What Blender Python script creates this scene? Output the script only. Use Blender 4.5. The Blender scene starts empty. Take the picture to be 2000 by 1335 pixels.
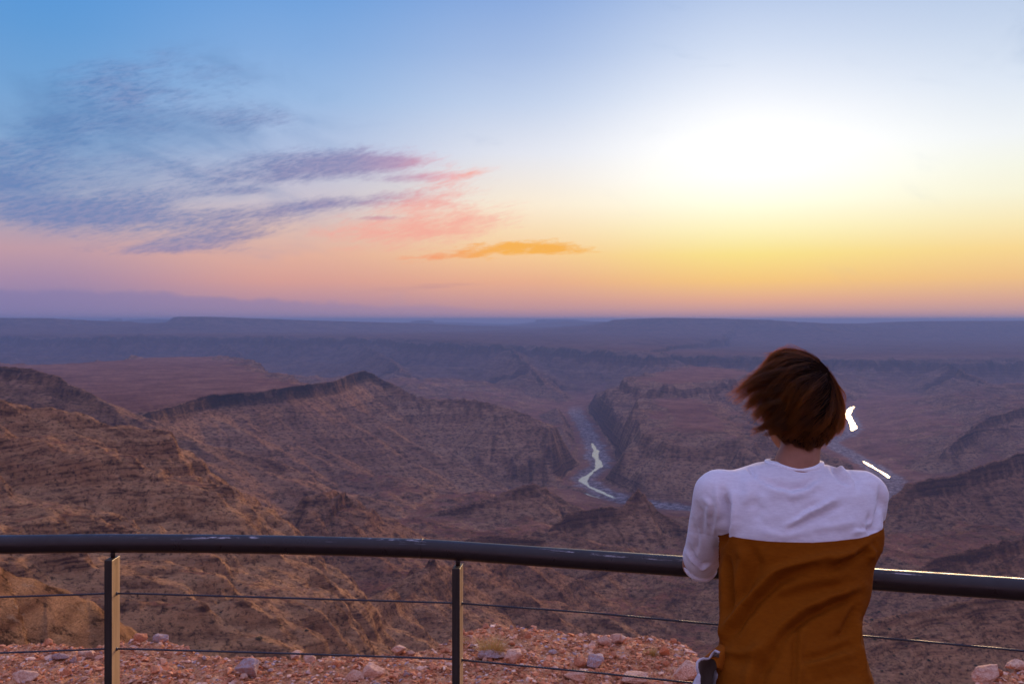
import bpy, math, os
import numpy as np
from mathutils import Vector, Matrix

CAMZ = 1.6          # eye height above the viewpoint's paving
F = 1944.0          # focal length in photo pixels (35 mm on a 36 mm sensor)
HZ = 625.0          # height of the horizon in the photo
Q = 1.0

def PT(px, py, y):
    """a point of the place seen at photo pixel (px,py), y metres in front of the camera"""
    return ((px-1000.0)/F*y, y, CAMZ-(py-HZ)/F*y)

def lin(r, g, b, a=1.0):
    def c(v):
        v /= 255.0
        return v/12.92 if v <= 0.04045 else ((v+0.055)/1.055)**2.4
    return (c(r), c(g), c(b), a)

scene = bpy.context.scene
COL = scene.collection

def tag(o, label=None, cat=None, group=None, kind=None):
    if label: o['label'] = label
    if cat: o['category'] = cat
    if group: o['group'] = group
    if kind: o['kind'] = kind
    return o

def link(o, parent=None):
    COL.objects.link(o)
    if parent is not None:
        o.parent = parent
    return o

def mesh_np(name, V, faces, mat=None, parent=None, smooth=True, attrs=None):
    """V (n,3); faces: int array (m,k) or list of lists"""
    me = bpy.data.meshes.new(name)
    V = np.asarray(V, dtype=np.float32)
    if isinstance(faces, np.ndarray):
        m, k = faces.shape
        me.vertices.add(len(V)); me.vertices.foreach_set('co', V.ravel())
        me.loops.add(m*k); me.loops.foreach_set('vertex_index', faces.astype(np.int32).ravel())
        me.polygons.add(m)
        me.polygons.foreach_set('loop_start', np.arange(0, m*k, k, dtype=np.int32))
        me.polygons.foreach_set('use_smooth', np.full(m, smooth, dtype=bool))
        me.update(calc_edges=True)
    else:
        me.from_pydata([tuple(map(float, v)) for v in V], [], faces)
        me.polygons.foreach_set('use_smooth', np.full(len(me.polygons), smooth, dtype=bool))
        me.update()
    if attrs:
        for an, av in attrs.items():
            av = np.asarray(av, dtype=np.float32)
            if av.ndim == 1:
                at = me.attributes.new(an, 'FLOAT', 'POINT'); at.data.foreach_set('value', av)
            else:
                at = me.attributes.new(an, 'FLOAT_VECTOR', 'POINT'); at.data.foreach_set('vector', av.ravel())
    if mat: me.materials.append(mat)
    o = bpy.data.objects.new(name, me)
    return link(o, parent)

def empty(name, loc=(0, 0, 0)):
    o = bpy.data.objects.new(name, None); o.location = loc
    return link(o)

# ------------------------------------------------------------------ noise
def _h(ix, iy, seed):
    h = (ix.astype(np.uint32)*np.uint32(374761393) + iy.astype(np.uint32)*np.uint32(668265263) + np.uint32((seed*2246822519) & 0xffffffff))
    h = (h ^ (h >> np.uint32(13)))*np.uint32(1274126177)
    h = (h ^ (h >> np.uint32(16)))*np.uint32(2654435761)
    h = h ^ (h >> np.uint32(15))
    return h
def _f(h):
    return (h & np.uint32(0xffffff)).astype(np.float32)/np.float32(16777216.0)
def perlin(x, y, seed=0):
    x = x.astype(np.float32); y = y.astype(np.float32)
    fx = np.floor(x); fy = np.floor(y)
    ix = fx.astype(np.int64); iy = fy.astype(np.int64)
    x = x-fx; y = y-fy
    u = x*x*x*(x*(x*6-15)+10); v = y*y*y*(y*(y*6-15)+10)
    def g(dx, dy):
        a = _f(_h(ix+dx, iy+dy, seed))*np.float32(6.2831853)
        return np.cos(a)*(x-dx)+np.sin(a)*(y-dy)
    a = g(0, 0); b = g(1, 0); c = g(0, 1); d = g(1, 1)
    return ((a+(b-a)*u)+((c+(d-c)*u)-(a+(b-a)*u))*v)*1.5
def fbm(x, y, o=5, seed=0, gain=.5, lac=2.03):
    r = 0; a = 1.0; n = 0
    for i in range(o):
        r = r+a*perlin(x, y, seed+i*17); n += a
        x = x*lac+13.7; y = y*lac-7.3; a *= gain
    return r/n
def ridged(x, y, o=5, seed=0, gain=.5, lac=2.03):
    r = 0; a = 1.0; n = 0
    for i in range(o):
        r = r+a*(1-2*np.abs(perlin(x, y, seed+i*17))); n += a
        x = x*lac+13.7; y = y*lac-7.3; a *= gain
    return r/n
def sstep(a, b, x):
    t = np.clip((x-a)/(b-a), 0, 1); return t*t*(3-2*t)

# ------------------------------------------------------------------ node helper
class N:
    """tiny expression builder for shader maths"""
    def __init__(s, nt, sock): s.nt = nt; s.s = sock
    def _m(s, op, *o, clamp=False):
        n = s.nt.nodes.new('ShaderNodeMath'); n.operation = op; n.use_clamp = clamp
        for i, v in enumerate((s,)+o):
            if isinstance(v, N): s.nt.links.new(v.s, n.inputs[i])
            else: n.inputs[i].default_value = v
        return N(s.nt, n.outputs[0])
    def __add__(s, o): return s._m('ADD', o)
    __radd__ = __add__
    def __mul__(s, o): return s._m('MULTIPLY', o)
    __rmul__ = __mul__
    def __sub__(s, o): return s._m('SUBTRACT', o)
    def __rsub__(s, o): return (s*-1.0)+o
    def __truediv__(s, o): return s._m('DIVIDE', o)
    def f(s, op, *o, clamp=False): return s._m(op, *o, clamp=clamp)
    def maprange(s, a, b, c=0.0, d=1.0, smooth=True):
        n = s.nt.nodes.new('ShaderNodeMapRange'); n.interpolation_type = 'SMOOTHSTEP' if smooth else 'LINEAR'
        s.nt.links.new(s.s, n.inputs['Value'])
        for k, v in (('From Min', a), ('From Max', b), ('To Min', c), ('To Max', d)): n.inputs[k].default_value = v
        return N(s.nt, n.outputs['Result'])
    def ramp(s, stops, interp='LINEAR'):
        n = s.nt.nodes.new('ShaderNodeValToRGB'); cr = n.color_ramp; cr.interpolation = interp
        while len(cr.elements) < len(stops): cr.elements.new(0.5)
        for e, (p, c) in zip(cr.elements, sorted(stops, key=lambda q: q[0])):
            e.position = p
        for e, (p, c) in zip(cr.elements, sorted(stops, key=lambda q: q[0])):
            e.color = c if len(c) == 4 else (*c, 1)
        s.nt.links.new(s.s, n.inputs['Fac'])
        return N(s.nt, n.outputs['Color'])
def mixc(nt, fac, a, b, mode='MIX'):
    n = nt.nodes.new('ShaderNodeMix'); n.data_type = 'RGBA'; n.blend_type = mode; n.clamp_factor = True
    for i, v in ((0, fac), (6, a), (7, b)):
        if isinstance(v, N): nt.links.new(v.s, n.inputs[i])
        elif i == 0: n.inputs[0].default_value = v
        else: n.inputs[i].default_value = v if len(v) == 4 else (*v, 1)
    return N(nt, n.outputs[2])
def noise(nt, vec, scale, detail=5, rough=.55, dist=0.0, dim='3D', w=None):
    n = nt.nodes.new('ShaderNodeTexNoise'); n.noise_dimensions = dim
    if vec is not None: nt.links.new(vec.s, n.inputs['Vector'])
    if w is not None: nt.links.new(w.s, n.inputs['W'])
    n.inputs['Scale'].default_value = scale; n.inputs['Detail'].default_value = detail
    n.inputs['Roughness'].default_value = rough; n.inputs['Distortion'].default_value = dist
    return N(nt, n.outputs['Fac'])
def comb(nt, x, y, z):
    n = nt.nodes.new('ShaderNodeCombineXYZ')
    for i, v in enumerate((x, y, z)):
        if isinstance(v, N): nt.links.new(v.s, n.inputs[i])
        else: n.inputs[i].default_value = v
    return N(nt, n.outputs[0])
def sep(nt, v):
    n = nt.nodes.new('ShaderNodeSeparateXYZ'); nt.links.new(v.s, n.inputs[0])
    return [N(nt, n.outputs[i]) for i in range(3)]
def vscale(nt, v, s):
    n = nt.nodes.new('ShaderNodeVectorMath'); n.operation = 'MULTIPLY'; nt.links.new(v.s, n.inputs[0]); n.inputs[1].default_value = s
    return N(nt, n.outputs[0])
def vadd(nt, a, b):
    n = nt.nodes.new('ShaderNodeVectorMath'); n.operation = 'ADD'; nt.links.new(a.s, n.inputs[0])
    if isinstance(b, N): nt.links.new(b.s, n.inputs[1])
    else: n.inputs[1].default_value = b
    return N(nt, n.outputs[0])
def mat_new(name, rough=.9, spec=.2):
    m = bpy.data.materials.new(name); m.use_nodes = True; nt = m.node_tree
    b = nt.nodes['Principled BSDF']; b.inputs['Roughness'].default_value = rough
    b.inputs['Specular IOR Level'].default_value = spec
    return m, nt, b
def setc(nt, b, c, name='Base Color'):
    if isinstance(c, N): nt.links.new(c.s, b.inputs[name])
    else: b.inputs[name].default_value = c if len(c) == 4 else (*c, 1)
def bump(nt, b, h, strength, dist):
    n = nt.nodes.new('ShaderNodeBump'); n.inputs['Strength'].default_value = strength; n.inputs['Distance'].default_value = dist
    nt.links.new(h.s, n.inputs['Height'])
    prev = b.inputs['Normal']
    if prev.is_linked: nt.links.new(prev.links[0].from_socket, n.inputs['Normal'])
    nt.links.new(n.outputs[0], b.inputs['Normal'])
def objco(nt):
    n = nt.nodes.new('ShaderNodeTexCoord'); return N(nt, n.outputs['Object'])
def geo(nt, k='Position'):
    n = nt.nodes.new('ShaderNodeNewGeometry'); return N(nt, n.outputs[k])
def attr(nt, name, out='Fac'):
    n = nt.nodes.new('ShaderNodeAttribute'); n.attribute_name = name; return N(nt, n.outputs[out])
# ------------------------------------------------------------------ camera
cd = bpy.data.cameras.new('camera'); cam = bpy.data.objects.new('camera', cd); COL.objects.link(cam)
cam.location = (0, 0, CAMZ); cam.rotation_euler = (math.radians(90), 0, 0)
cd.lens = 35; cd.sensor_width = 36; cd.shift_y = -(667.5-HZ)/2000
cd.clip_start = 0.1; cd.clip_end = 400000
cd.dof.use_dof = True; cd.dof.focus_distance = 2.25; cd.dof.aperture_fstop = 15
scene.camera = cam
scene.view_settings.view_transform = 'Standard'; scene.view_settings.look = 'None'
scene.view_settings.exposure = 0; scene.view_settings.gamma = 1
scene.render.resolution_x = 1024; scene.render.resolution_y = 683
cy = scene.cycles
cy.use_denoising = True
try: cy.denoiser = 'OPENIMAGEDENOISE'; cy.denoising_input_passes = 'RGB_ALBEDO_NORMAL'
except Exception: pass
cy.max_bounces = 6; cy.diffuse_bounces = 3; cy.glossy_bounces = 3; cy.transmission_bounces = 4; cy.volume_bounces = 1
cy.sample_clamp_indirect = 4.0

# ------------------------------------------------------------------ sun and sky
SUN_AZ, SUN_EL = 13.0, 8.0
sd = bpy.data.lights.new('sun', 'SUN'); sun = bpy.data.objects.new('sun', sd); COL.objects.link(sun)
sd.energy = 4.2; sd.angle = math.radians(24); sd.color = (1.0, .66, .36)
_a, _e = math.radians(SUN_AZ+10), math.radians(SUN_EL+2)
sun.rotation_euler = Vector((math.sin(_a)*math.cos(_e), math.cos(_a)*math.cos(_e), math.sin(_e))).to_track_quat('Z', 'Y').to_euler()

w = bpy.data.worlds.new('World'); scene.world = w; w.use_nodes = True
nt = w.node_tree; nt.nodes.clear()
out = nt.nodes.new('ShaderNodeOutputWorld')
bg2 = nt.nodes.new('ShaderNodeBackground'); nt.links.new(bg2.outputs[0], out.inputs[0])
tc = nt.nodes.new('ShaderNodeTexCoord')
dx, dy, dz = sep(nt, N(nt, tc.outputs['Generated']))
AZ = dx.f('ARCTAN2', dy)*57.29578
EL = dz.f('ARCSINE')*57.29578
EMAX = 40.0
def col(stops):
    return [(max(0, e)/EMAX, lin(*c)) for e, c in stops]
L = {
 -27: [(0,(148,132,172)),(1,(150,133,172)),(2.2,(172,142,170)),(3.7,(196,158,168)),(5.1,(178,164,182)),(6.6,(160,170,198)),(9.5,(134,170,212)),(12.3,(114,163,214)),(15,(98,156,215)),(18,(84,150,217)),(40,(70,120,210))],
 -12: [(0,(170,140,165)),(1,(192,147,160)),(2.2,(222,163,150)),(3.7,(232,180,158)),(5.1,(222,190,180)),(6.6,(206,195,205)),(9.5,(178,194,225)),(12.3,(154,186,227)),(15,(132,173,224)),(18,(110,161,221)),(40,(80,130,215))],
 0:   [(0,(198,150,155)),(1,(216,160,150)),(2.2,(240,178,142)),(3.7,(252,205,150)),(5.1,(252,222,180)),(6.6,(252,236,212)),(9.5,(226,229,240)),(12.3,(194,210,237)),(15,(165,189,229)),(18,(138,171,223)),(40,(90,140,215))],
 13:  [(0,(212,160,158)),(.5,(222,166,154)),(1.1,(240,178,142)),(2.2,(255,205,124)),(3.7,(255,230,138)),(5.1,(255,244,188)),(6.6,(255,252,226)),(8.0,(255,255,247)),(10,(255,255,255)),(11.5,(248,250,255)),(13,(234,240,252)),(15,(212,224,245)),(18,(180,200,234)),(40,(110,150,215))],
 27:  [(0,(204,160,160)),(1,(226,172,148)),(2.2,(248,198,134)),(3.7,(254,220,146)),(5.1,(253,236,184)),(6.6,(250,246,218)),(8,(246,247,232)),(9.5,(241,245,247)),(12.3,(222,232,246)),(15,(200,215,238)),(18,(176,197,230)),(40,(110,150,215))],
 90:  [(0,(170,140,170)),(4,(200,160,175)),(12,(170,170,210)),(40,(140,160,220))],
 180: [(0,(140,115,150)),(4,(190,145,170)),(10,(212,172,198)),(20,(186,172,212)),(40,(168,170,226))],
}
t = (EL/EMAX).f('ADD', 0.0, clamp=True)
rp = {k: t.ramp(col(v), 'LINEAR' if abs(k) < 30 else 'EASE') for k, v in L.items()}
AA = AZ.f('ABSOLUTE')
sky = mixc(nt, AZ.maprange(-26, -12), rp[-27], rp[-12])
sky = mixc(nt, AZ.maprange(-13, 1), sky, rp[0])
sky = mixc(nt, AZ.maprange(-1, 14), sky, rp[13])
sky = mixc(nt, AZ.maprange(13, 28), sky, rp[27])
sky = mixc(nt, AA.maprange(32, 80), sky, rp[90])
sky = mixc(nt, AA.maprange(80, 150), sky, rp[180])
sky = mixc(nt, EL.maprange(25, 85), sky, lin(168, 172, 225))
bst = AA.maprange(50, 120, 0, .15).f('MAXIMUM', EL.maprange(22, 60, 0, .5))+1.0
# glow round the hidden sun
gx = (AZ-14.0)*(1/10.0); gy = (EL-8.4)*(1/3.0)
gl = ((gx*gx+gy*gy)*-1.0).f('EXPONENT')
# --- clouds: thin streaks low in the sky, left of the glow
def pa(px): return math.degrees(math.atan((px-1000)/F))
def pe(py): return math.degrees(math.atan((HZ-py)/F))
def blob(px, py, sx, sy, rot, k):
    """soft elongated patch centred on the sky direction that the photo shows there"""
    cx, cy_ = pa(px), pe(py); c, s = math.cos(math.radians(rot)), math.sin(math.radians(rot))
    a = AZ-cx; b = EL-cy_
    u = (a*c+b*s)*(1/(sx*.0295)); v = (b*c-a*s)*(1/(sy*.0295))
    return ((u*u+v*v)*-1.0).f('EXPONENT')*k
def blobs(l):
    r = None
    for q in l: r = blob(*q) if r is None else r+blob(*q)
    return r
def streak(rot, sx, sy, detail, seed, rough=.58, dist=.0):
    c, s = math.cos(math.radians(rot)), math.sin(math.radians(rot))
    u = (AZ*c+EL*s)*sx; v = (EL*c-AZ*s)*sy
    return noise(nt, comb(nt, u, v, seed), 1.0, detail, rough, dist)
wob = (noise(nt, comb(nt, AZ*.12, EL*.2, 4.0), 1.0, 3, .5)-.5)
n1 = streak(9, .17, .75, 7, 3.1, .6, .35)
n2 = streak(12, .42, 1.9, 6, 8.2, .62, .25)
n2b = streak(16, 1.5, 6.5, 7, 41.0, .70, .4)
nn = n1*.40+n2*.33+n2b*.27
m1 = blobs([(640,318,170,26,4,1.0),(590,345,190,20,8,.66),(760,322,110,12,2,.8),(800,350,90,10,4,.8),(560,418,150,14,9,.85),(400,474,150,16,9,1.0),(640,398,150,12,7,.6),
            (360,494,110,8,2,.7),(810,385,120,16,8,.60),(750,427,50,5,2,.9),(270,190,170,46,12,.85),(470,250,90,26,6,.75),(60,420,280,44,-6,1.05),(230,440,180,24,2,.8),
            (90,350,230,50,12,.65),(850,345,60,9,4,.6),(430,350,160,26,10,.5),(180,280,220,40,16,.55),(900,395,70,14,8,.42),(330,395,120,20,10,.45),(470,385,60,9,6,.6)])
dn = ((nn-.5)*5.0+m1*1.1-.46).maprange(-.35, 1.15)*m1.maprange(.03, .35)
cc = AZ.maprange(pa(0), pa(980), 0, 1, smooth=False).ramp([(0, lin(80,122,180)), (.3, lin(94,124,178)), (.5, lin(98,114,168)), (.68, lin(120,116,168)), (.78, lin(168,124,168)), (.89, lin(240,148,158)), (1, lin(250,180,146))])
cc = mixc(nt, EL.maprange(2.0, 5.0, .35, 0), cc, lin(196,130,146))
cc = mixc(nt, n2b.maprange(.4, .62, .35, .0), cc, mixc(nt, .5, cc, lin(225,185,200)))
sky = mixc(nt, dn*.74, sky, cc)
# pale pink veil in front of the glow side
m2 = blobs([(840,395,140,45,6,.8),(760,470,180,32,6,.85),(930,440,110,30,6,.5),(860,330,110,20,2,.35),(680,450,160,24,6,.4)])
d2 = ((nn-.5)*4.2+m2-.32).maprange(0, 1.25)*m2.maprange(.03, .3)
sky = mixc(nt, d2*.8, sky, lin(250,164,150))
# orange streak
m3 = blobs([(1075,486,85,14,1,1.3),(955,492,120,12,3,1.05),(850,503,80,9,4,.8),(1000,476,90,8,3,.7)])
n3 = streak(5, .75, 3.4, 6, 15.2, .66, .3)
d3 = ((n3-.5)*4.0+m3-.38).maprange(0, 1.25)*m3.maprange(.03, .3)
sky = mixc(nt, d3*.9, sky, mixc(nt, AZ.maprange(pa(800), pa(1010)), lin(250,160,118), lin(252,178,62)))
# blue-grey cirrus veil high on the left
n4 = streak(-8, .11, .28, 6, 22.0, .55, .5)
d4 = ((n4-.5)*2.8+blobs([(80,300,420,140,8,.75),(330,300,300,110,6,.3),(520,420,260,70,5,.15)])-.25).maprange(0, 1.1)
sky = mixc(nt, d4*.68, sky, mixc(nt, EL.maprange(3, 9), lin(140,146,188), lin(92,132,184)))
# mauve bank lying on the horizon to the left
edge = (noise(nt, comb(nt, AZ*.16, 0.0, 2.0), 1.0, 5, .6)-.5)*1.9+(noise(nt, comb(nt, AZ*.5, EL*1.5, 7.0), 1.0, 4, .6)-.5)*.5
top = AZ.maprange(pa(0), pa(1150), 1.75, .65)+edge*AZ.maprange(pa(500), pa(1150), 1, .35)
bk = (top-EL).maprange(-.05, .35)
bankc = AZ.maprange(-27, 12, 0, 1, smooth=False).ramp([(0, lin(138,126,170)), (.35, lin(158,136,170)), (.7, lin(196,150,162)), (1, lin(214,160,155))])
sky = mixc(nt, bk*AZ.maprange(-5, 8, .72, .3), sky, bankc)
n5 = streak(0, .2, 2.6, 6, 31.0, .6, .2)
d5 = ((n5-.5)*1.8+blobs([(830,560,170,10,2,.8),(620,572,160,7,0,.4),(560,540,60,5,0,.4)])-.5).maprange(0, .9)
sky = mixc(nt, d5*.5, sky, lin(176,130,150))
sb = nt.nodes.new('ShaderNodeVectorMath'); sb.operation = 'SCALE'; nt.links.new(sky.s, sb.inputs[0]); nt.links.new(bst.s, sb.inputs['Scale']); sky = N(nt, sb.outputs[0])
fin = nt.nodes.new('ShaderNodeVectorMath'); fin.operation = 'ADD'
sc_ = nt.nodes.new('ShaderNodeVectorMath'); sc_.operation = 'SCALE'; sc_.inputs[0].default_value = (1.0, .93, .72)
nt.links.new((gl*.14).s, sc_.inputs['Scale']); nt.links.new(sky.s, fin.inputs[0]); nt.links.new(sc_.outputs[0], fin.inputs[1])
gnd = mixc(nt, EL.maprange(-1.5, -.2), lin(70, 70, 95), N(nt, fin.outputs[0]))
nt.links.new(gnd.s, bg2.inputs[0]); bg2.inputs[1].default_value = 1.0
w.cycles.sampling_method = 'MANUAL'; w.cycles.sample_map_resolution = 512
# ------------------------------------------------------------------ the air
if True:
    HB = (-80000, 80000, -3000, 48000, -480, 62)
    x0, x1, y0, y1, z0, z1 = HB
    V = [(x, y, z) for x in (x0, x1) for y in (y0, y1) for z in (z0, z1)]
    hz = mesh_np('haze', V, [[0,1,3,2],[4,6,7,5],[0,4,5,1],[2,3,7,6],[0,2,6,4],[1,5,7,3]], None, smooth=False)
    m = bpy.data.materials.new('haze'); m.use_nodes = True; hn = m.node_tree; hn.nodes.clear()
    o_ = hn.nodes.new('ShaderNodeOutputMaterial'); pv = hn.nodes.new('ShaderNodeVolumePrincipled')
    pv.inputs['Density'].default_value = 7.2e-5
    pv.inputs['Color'].default_value = (.19, .29, .58, 1); pv.inputs['Anisotropy'].default_value = .15
    hn.links.new(pv.outputs[0], o_.inputs['Volume']); hz.data.materials.append(m)
    tag(hz, kind='stuff')
# ------------------------------------------------------------------ canyon terrain
def seg_dist(X, Y, pts, closed=False):
    """distance to a polyline of (x,y,h); also the interpolated h at the nearest point"""
    best = np.full(X.shape, 1e12, np.float32); hh = np.zeros(X.shape, np.float32)
    n = len(pts)
    for i in range(n if closed else n-1):
        ax, ay, ah = pts[i]; bx, by, bh = pts[(i+1) % n]
        vx, vy = bx-ax, by-ay; L2 = vx*vx+vy*vy+1e-9
        t = np.clip(((X-ax)*vx+(Y-ay)*vy)/L2, 0, 1)
        d = (X-ax-t*vx)**2+(Y-ay-t*vy)**2
        m = d < best
        best = np.where(m, d, best); hh = np.where(m, ah+(bh-ah)*t, hh)
    return np.sqrt(best), hh
def inside(X, Y, pts):
    r = np.zeros(X.shape, bool); n = len(pts)
    for i in range(n):
        ax, ay = pts[i][:2]; bx, by = pts[(i+1) % n][:2]
        if ay == by: continue
        c = ((Y < ay) != (Y < by)) & (X < (bx-ax)*(Y-ay)/(by-ay)+ax)
        r ^= c
    return r
def R(*l): return [PT(*q) for q in l]
def RH(h, *l):
    """pixels lying on a level surface h metres below the eye"""
    return [PT(px, py, h*F/(py-HZ)) for px, py in l]
def drop(d, k, cliff=0.0, cw=12.0):
    """how far the ground falls d metres out from a crest: cliff, then talus, then a foot"""
    return cliff*sstep(0, cw, d)+k*d/(1+d*.00016)

RIVER_H = 450.0
river_px = [(2300,752),(1900,762),(1760,772),(1700,782),(1674,789),(1664,796),(1654,808),(1660,820),(1668,836),(1660,846),(1632,856),(1620,864),(1650,882),(1690,902),(1735,930),(1742,950),(1730,975),
            (1640,1000),(1520,1008),(1400,1000),(1330,992),(1262,984),(1200,972),(1150,950),(1139,938),(1166,914),(1170,902),(1163,888),(1166,880),(1158,868),(1150,850),(1140,830),(1126,810),(1122,797),(1132,785),(1150,776),(1110,767),(900,758),(600,750),(-300,742)]
RIV = RH(RIVER_H, *river_px)
_wet = []
for (px, py), (x, y, z) in zip(river_px, RIV):
    r_ = px > 1450
    _wet.append(.62 if r_ and 790 <= py <= 838 else .40 if (r_ and (900 <= py <= 932 or 955 <= py <= 980)) or (not r_ and 862 <= py <= 976) else 0.0)
RIV = [(x, y, w_) for (x, y, z), w_ in zip(RIV, _wet)]

RIM_C = R((170,838,1700),(205,817,1841),(300,797,2000),(420,771,2279),(550,757,2450),(650,745,2673),(690,729,2950),(712,722,3006),(742,734,3050))
def build_heights(X, Y):
    dist = np.sqrt(X*X+Y*Y)
    # warp the plan so that crests wander
    wa = np.clip(dist*.02, 0, 60)
    wx = fbm(X/330, Y/330, 4, 11)*wa; wy = fbm(X/330, Y/330, 4, 57)*wa
    Xw, Yw = X+wx, Y+wy
    dr, wet = seg_dist(X+wx*.15, Y+wy*.15, RIV)
    # valley floor: rises away from the river in broken hills
    rd = ridged(X/520+3, Y/520, 5, 5, .52)
    Z = -RIVER_H+CAMZ+105*(1-np.exp(-np.maximum(dr-45, 0)/800.0))+(rd+.2)*52*sstep(60, 700, dr)
    def ridge(pts, k, cliff=0, cw=12, ext=None, w=1.0):
        nonlocal Z
        d, h = seg_dist(X+wx*w, Y+wy*w, pts)
        Z = np.maximum(Z, h-drop(d, k, cliff, cw))
    def table(pts, k, cliff=0, cw=15, w=1.0, tilt=0.0, top=None):
        nonlocal Z
        d, h = seg_dist(X+wx*w, Y+wy*w, pts, True)
        ins = inside(X+wx*w, Y+wy*w, pts)
        hi = h if top is None else top
        z = np.where(ins, hi-np.minimum(d*tilt, 25), h-drop(d, k, cliff, cw))
        Z = np.maximum(Z, z)
    # far plateau with its scalloped rim
    fw = 1.0*ridged(X/2600, Y/2600+9, 4, 71, .5)*520
    rim = R((-900,650,11500),(-300,652,10500),(0,655,9800),(250,655,9200),(500,658,8900),(640,658,8700),(800,664,8000),(1000,673,7400),(1150,682,6900),(1300,690,6300),(1420,694,6500),(1600,700,6500),(1800,703,6600),(2050,703,6500),(2600,702,6300),(3600,702,6000))
    poly = rim+[(60000, 12000, -257), (120000, 200000, -120), (-120000, 200000, -120), (-60000, 15000, -150)]
    Xf, Yf = X+fw*.25, Y-fw
    d, h = seg_dist(Xf, Yf, poly[:len(rim)])
    ins = inside(Xf, Yf, poly)
    back = -150+fbm(X/6000, Y/6000, 3, 91)*18
    t = sstep(500, 9000, Y-7000)
    hin = h*(1-t)+np.where(X > 1500, -245+0*X, back)*t
    hin = np.where(Y > 9000, h+(back-h)*sstep(9000, 22000, Y)*np.where(X > 0, .55, 1.0), h)
    zt = np.where(ins, hin+fbm(X/900, Y/900, 4, 33)*6-np.exp(-d/400)*4, h-drop(d, .46, 55, 40))
    Z = np.maximum(Z, zt)
    # lower bench standing out from the far wall
    table(RH(262, (1215,738),(1265,724),(1330,712),(1440,716),(1500,730),(1420,745),(1310,752),(1240,750)), .42, 25, 25)
    # spurs leaning out of the far wall
    for q in ((R((700,668,8600),(760,700,7200),(800,735,6000)), .5), (R((1000,680,7300),(1030,712,6300),(1060,745,5600)), .5), (R((430,668,9000),(470,692,8000)), .5),
              (R((1560,705,6500),(1600,740,5600),(1640,775,5000)), .42), (R((1850,708,6500),(1900,735,5700),(1960,760,5300)), .42)):
        ridge(q[0], q[1], 10, 20)
    # flat-topped bench behind the dark-rimmed mesa
    table(RH(196, (-700,705),(-100,702),(80,712),(180,702),(300,695),(420,693),(495,705),(560,728),(600,740),(640,748),(560,765),(430,778),(300,800),(205,822),(100,840),(-300,860),(-900,860)), .5, 35, 25, w=.5, tilt=.008)
    ridge(R((170,838,1700),(205,817,1841),(300,797,2000),(420,771,2279),(550,757,2450),(650,745,2673),(690,729,2950),(712,722,3006),(742,734,3050),(800,760,3050)), .52, 22, 16, w=.25)
    ridge(R((800,760,3050),(900,777,3000),(990,788,2950),(1060,812,2900),(1105,842,2860),(1128,885,2800)), .55, 6, 12, w=.3)
    # small knob on that mesa
    # dark hill at the left edge
    ridge(R((-300,705,2100),(-80,706,1980),(0,718,1900),(60,722,1850),(120,737,1800),(200,778,1720),(255,812,1660)), .42, 10, 20, w=.3)
    # peninsula inside the river bend
    table(RH(305, (1232,806),(1248,778),(1300,764),(1390,775),(1470,806),(1500,832),(1470,852),(1380,850),(1310,848),(1262,840)), .52, 25, 20, w=.7, tilt=.02)
    ridge(R((1275,775,3900),(1300,768,4100),(1380,778,4000)), .3, 0)
    ridge(R((1480,840,2700),(1580,860,2750),(1640,885,2850),(1690,925,2800)), .5, 8)
    ridge(R((1450,850,2600),(1420,900,2500),(1400,950,2450)), .55, 8)
    ridge(R((1330,846,2680),(1290,890,2600),(1250,930,2560)), .55, 6)
    # spurs to the right
    ridge(R((1738,952,1900),(1765,936,1900),(1850,930,1950),(1930,902,2050),(2000,882,2150),(2250,820,2400)), .62, 25, 14, w=.3)
    ridge(R((1850,872,2950),(1900,826,3250),(2000,792,3500),(2250,758,3900)), .5, 20, 20, w=.5)
    ridge(R((1760,790,5000),(1850,770,5200),(1960,768,5200)), .4, 0, w=.5)
    ridge(R((1780,1110,1250),(1880,1075,1300),(2010,1050,1350),(2250,1000,1400)), .5, 14, 12)
    ridge(R((1690,1215,800),(1800,1200,820),(1950,1165,860),(2200,1110,900)), .45, 5, 12)
    # middle ridges with pinnacles
    table(R((600,978,1270),(648,962,1330),(700,970,1350),(740,992,1350),(716,1010,1250),(660,1018,1210),(610,1004,1220)), .42, 11, 20, w=.8)
    ridge(R((735,1010,1330),(830,1035,1400),(930,1040,1450),(1060,1050,1480)), .45, 6, w=.5)
    ridge(R((800,1010,1750),(900,985,1800),(1005,952,1850),(1045,943,1880),(1075,955,1900),(1140,990,1900)), .5, 10, 10, w=.35)
    ridge(R((1075,1030,1600),(1110,1006,1640),(1160,996,1660),(1215,985,1690),(1240,962,1705),(1254,958,1710),(1272,984,1715),(1320,1020,1720),(1390,1060,1700)), .62, 16, 10, w=.2)
    ridge(R((1236,970,1703),(1256,966,1711)), 1.5, 12, 6, w=0)
    ridge(R((1120,1120,1250),(1200,1090,1350),(1300,1075,1450)), .5, 5)
    ridge(R((720,1165,760),(820,1130,900),(900,1110,1050),(1000,1080,1200)), .45, 4)
    # pale hill: a broad face tilting down to the right, into the gorge
    hl = R((-900,560,1500),(-300,680,1150),(0,757,960),(70,775,945),(150,808,930),(250,848,900),(330,880,870),(400,908,845),(480,945,810),(560,985,780),(620,1030,745),(660,1065,715),(700,1130,680),(745,1240,640))
    hx = np.array([p[0] for p in hl]); hy = np.array([p[1] for p in hl]); hz_ = np.array([p[2] for p in hl])
    Xh = X+fbm(X/260, Y/110, 4, 141)*46
    ys_ = np.interp(Xh, hx, hy)+fbm(X/90, 0*Y, 3, 143)*14
    zh = np.interp(Xh, hx, hz_)-np.maximum(0, Xh-hx[-1])*.75
    zh = zh+(ridged(X/420, Y/120, 4, 147)-.2)*13*sstep(0, 120, ys_-Y)
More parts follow.
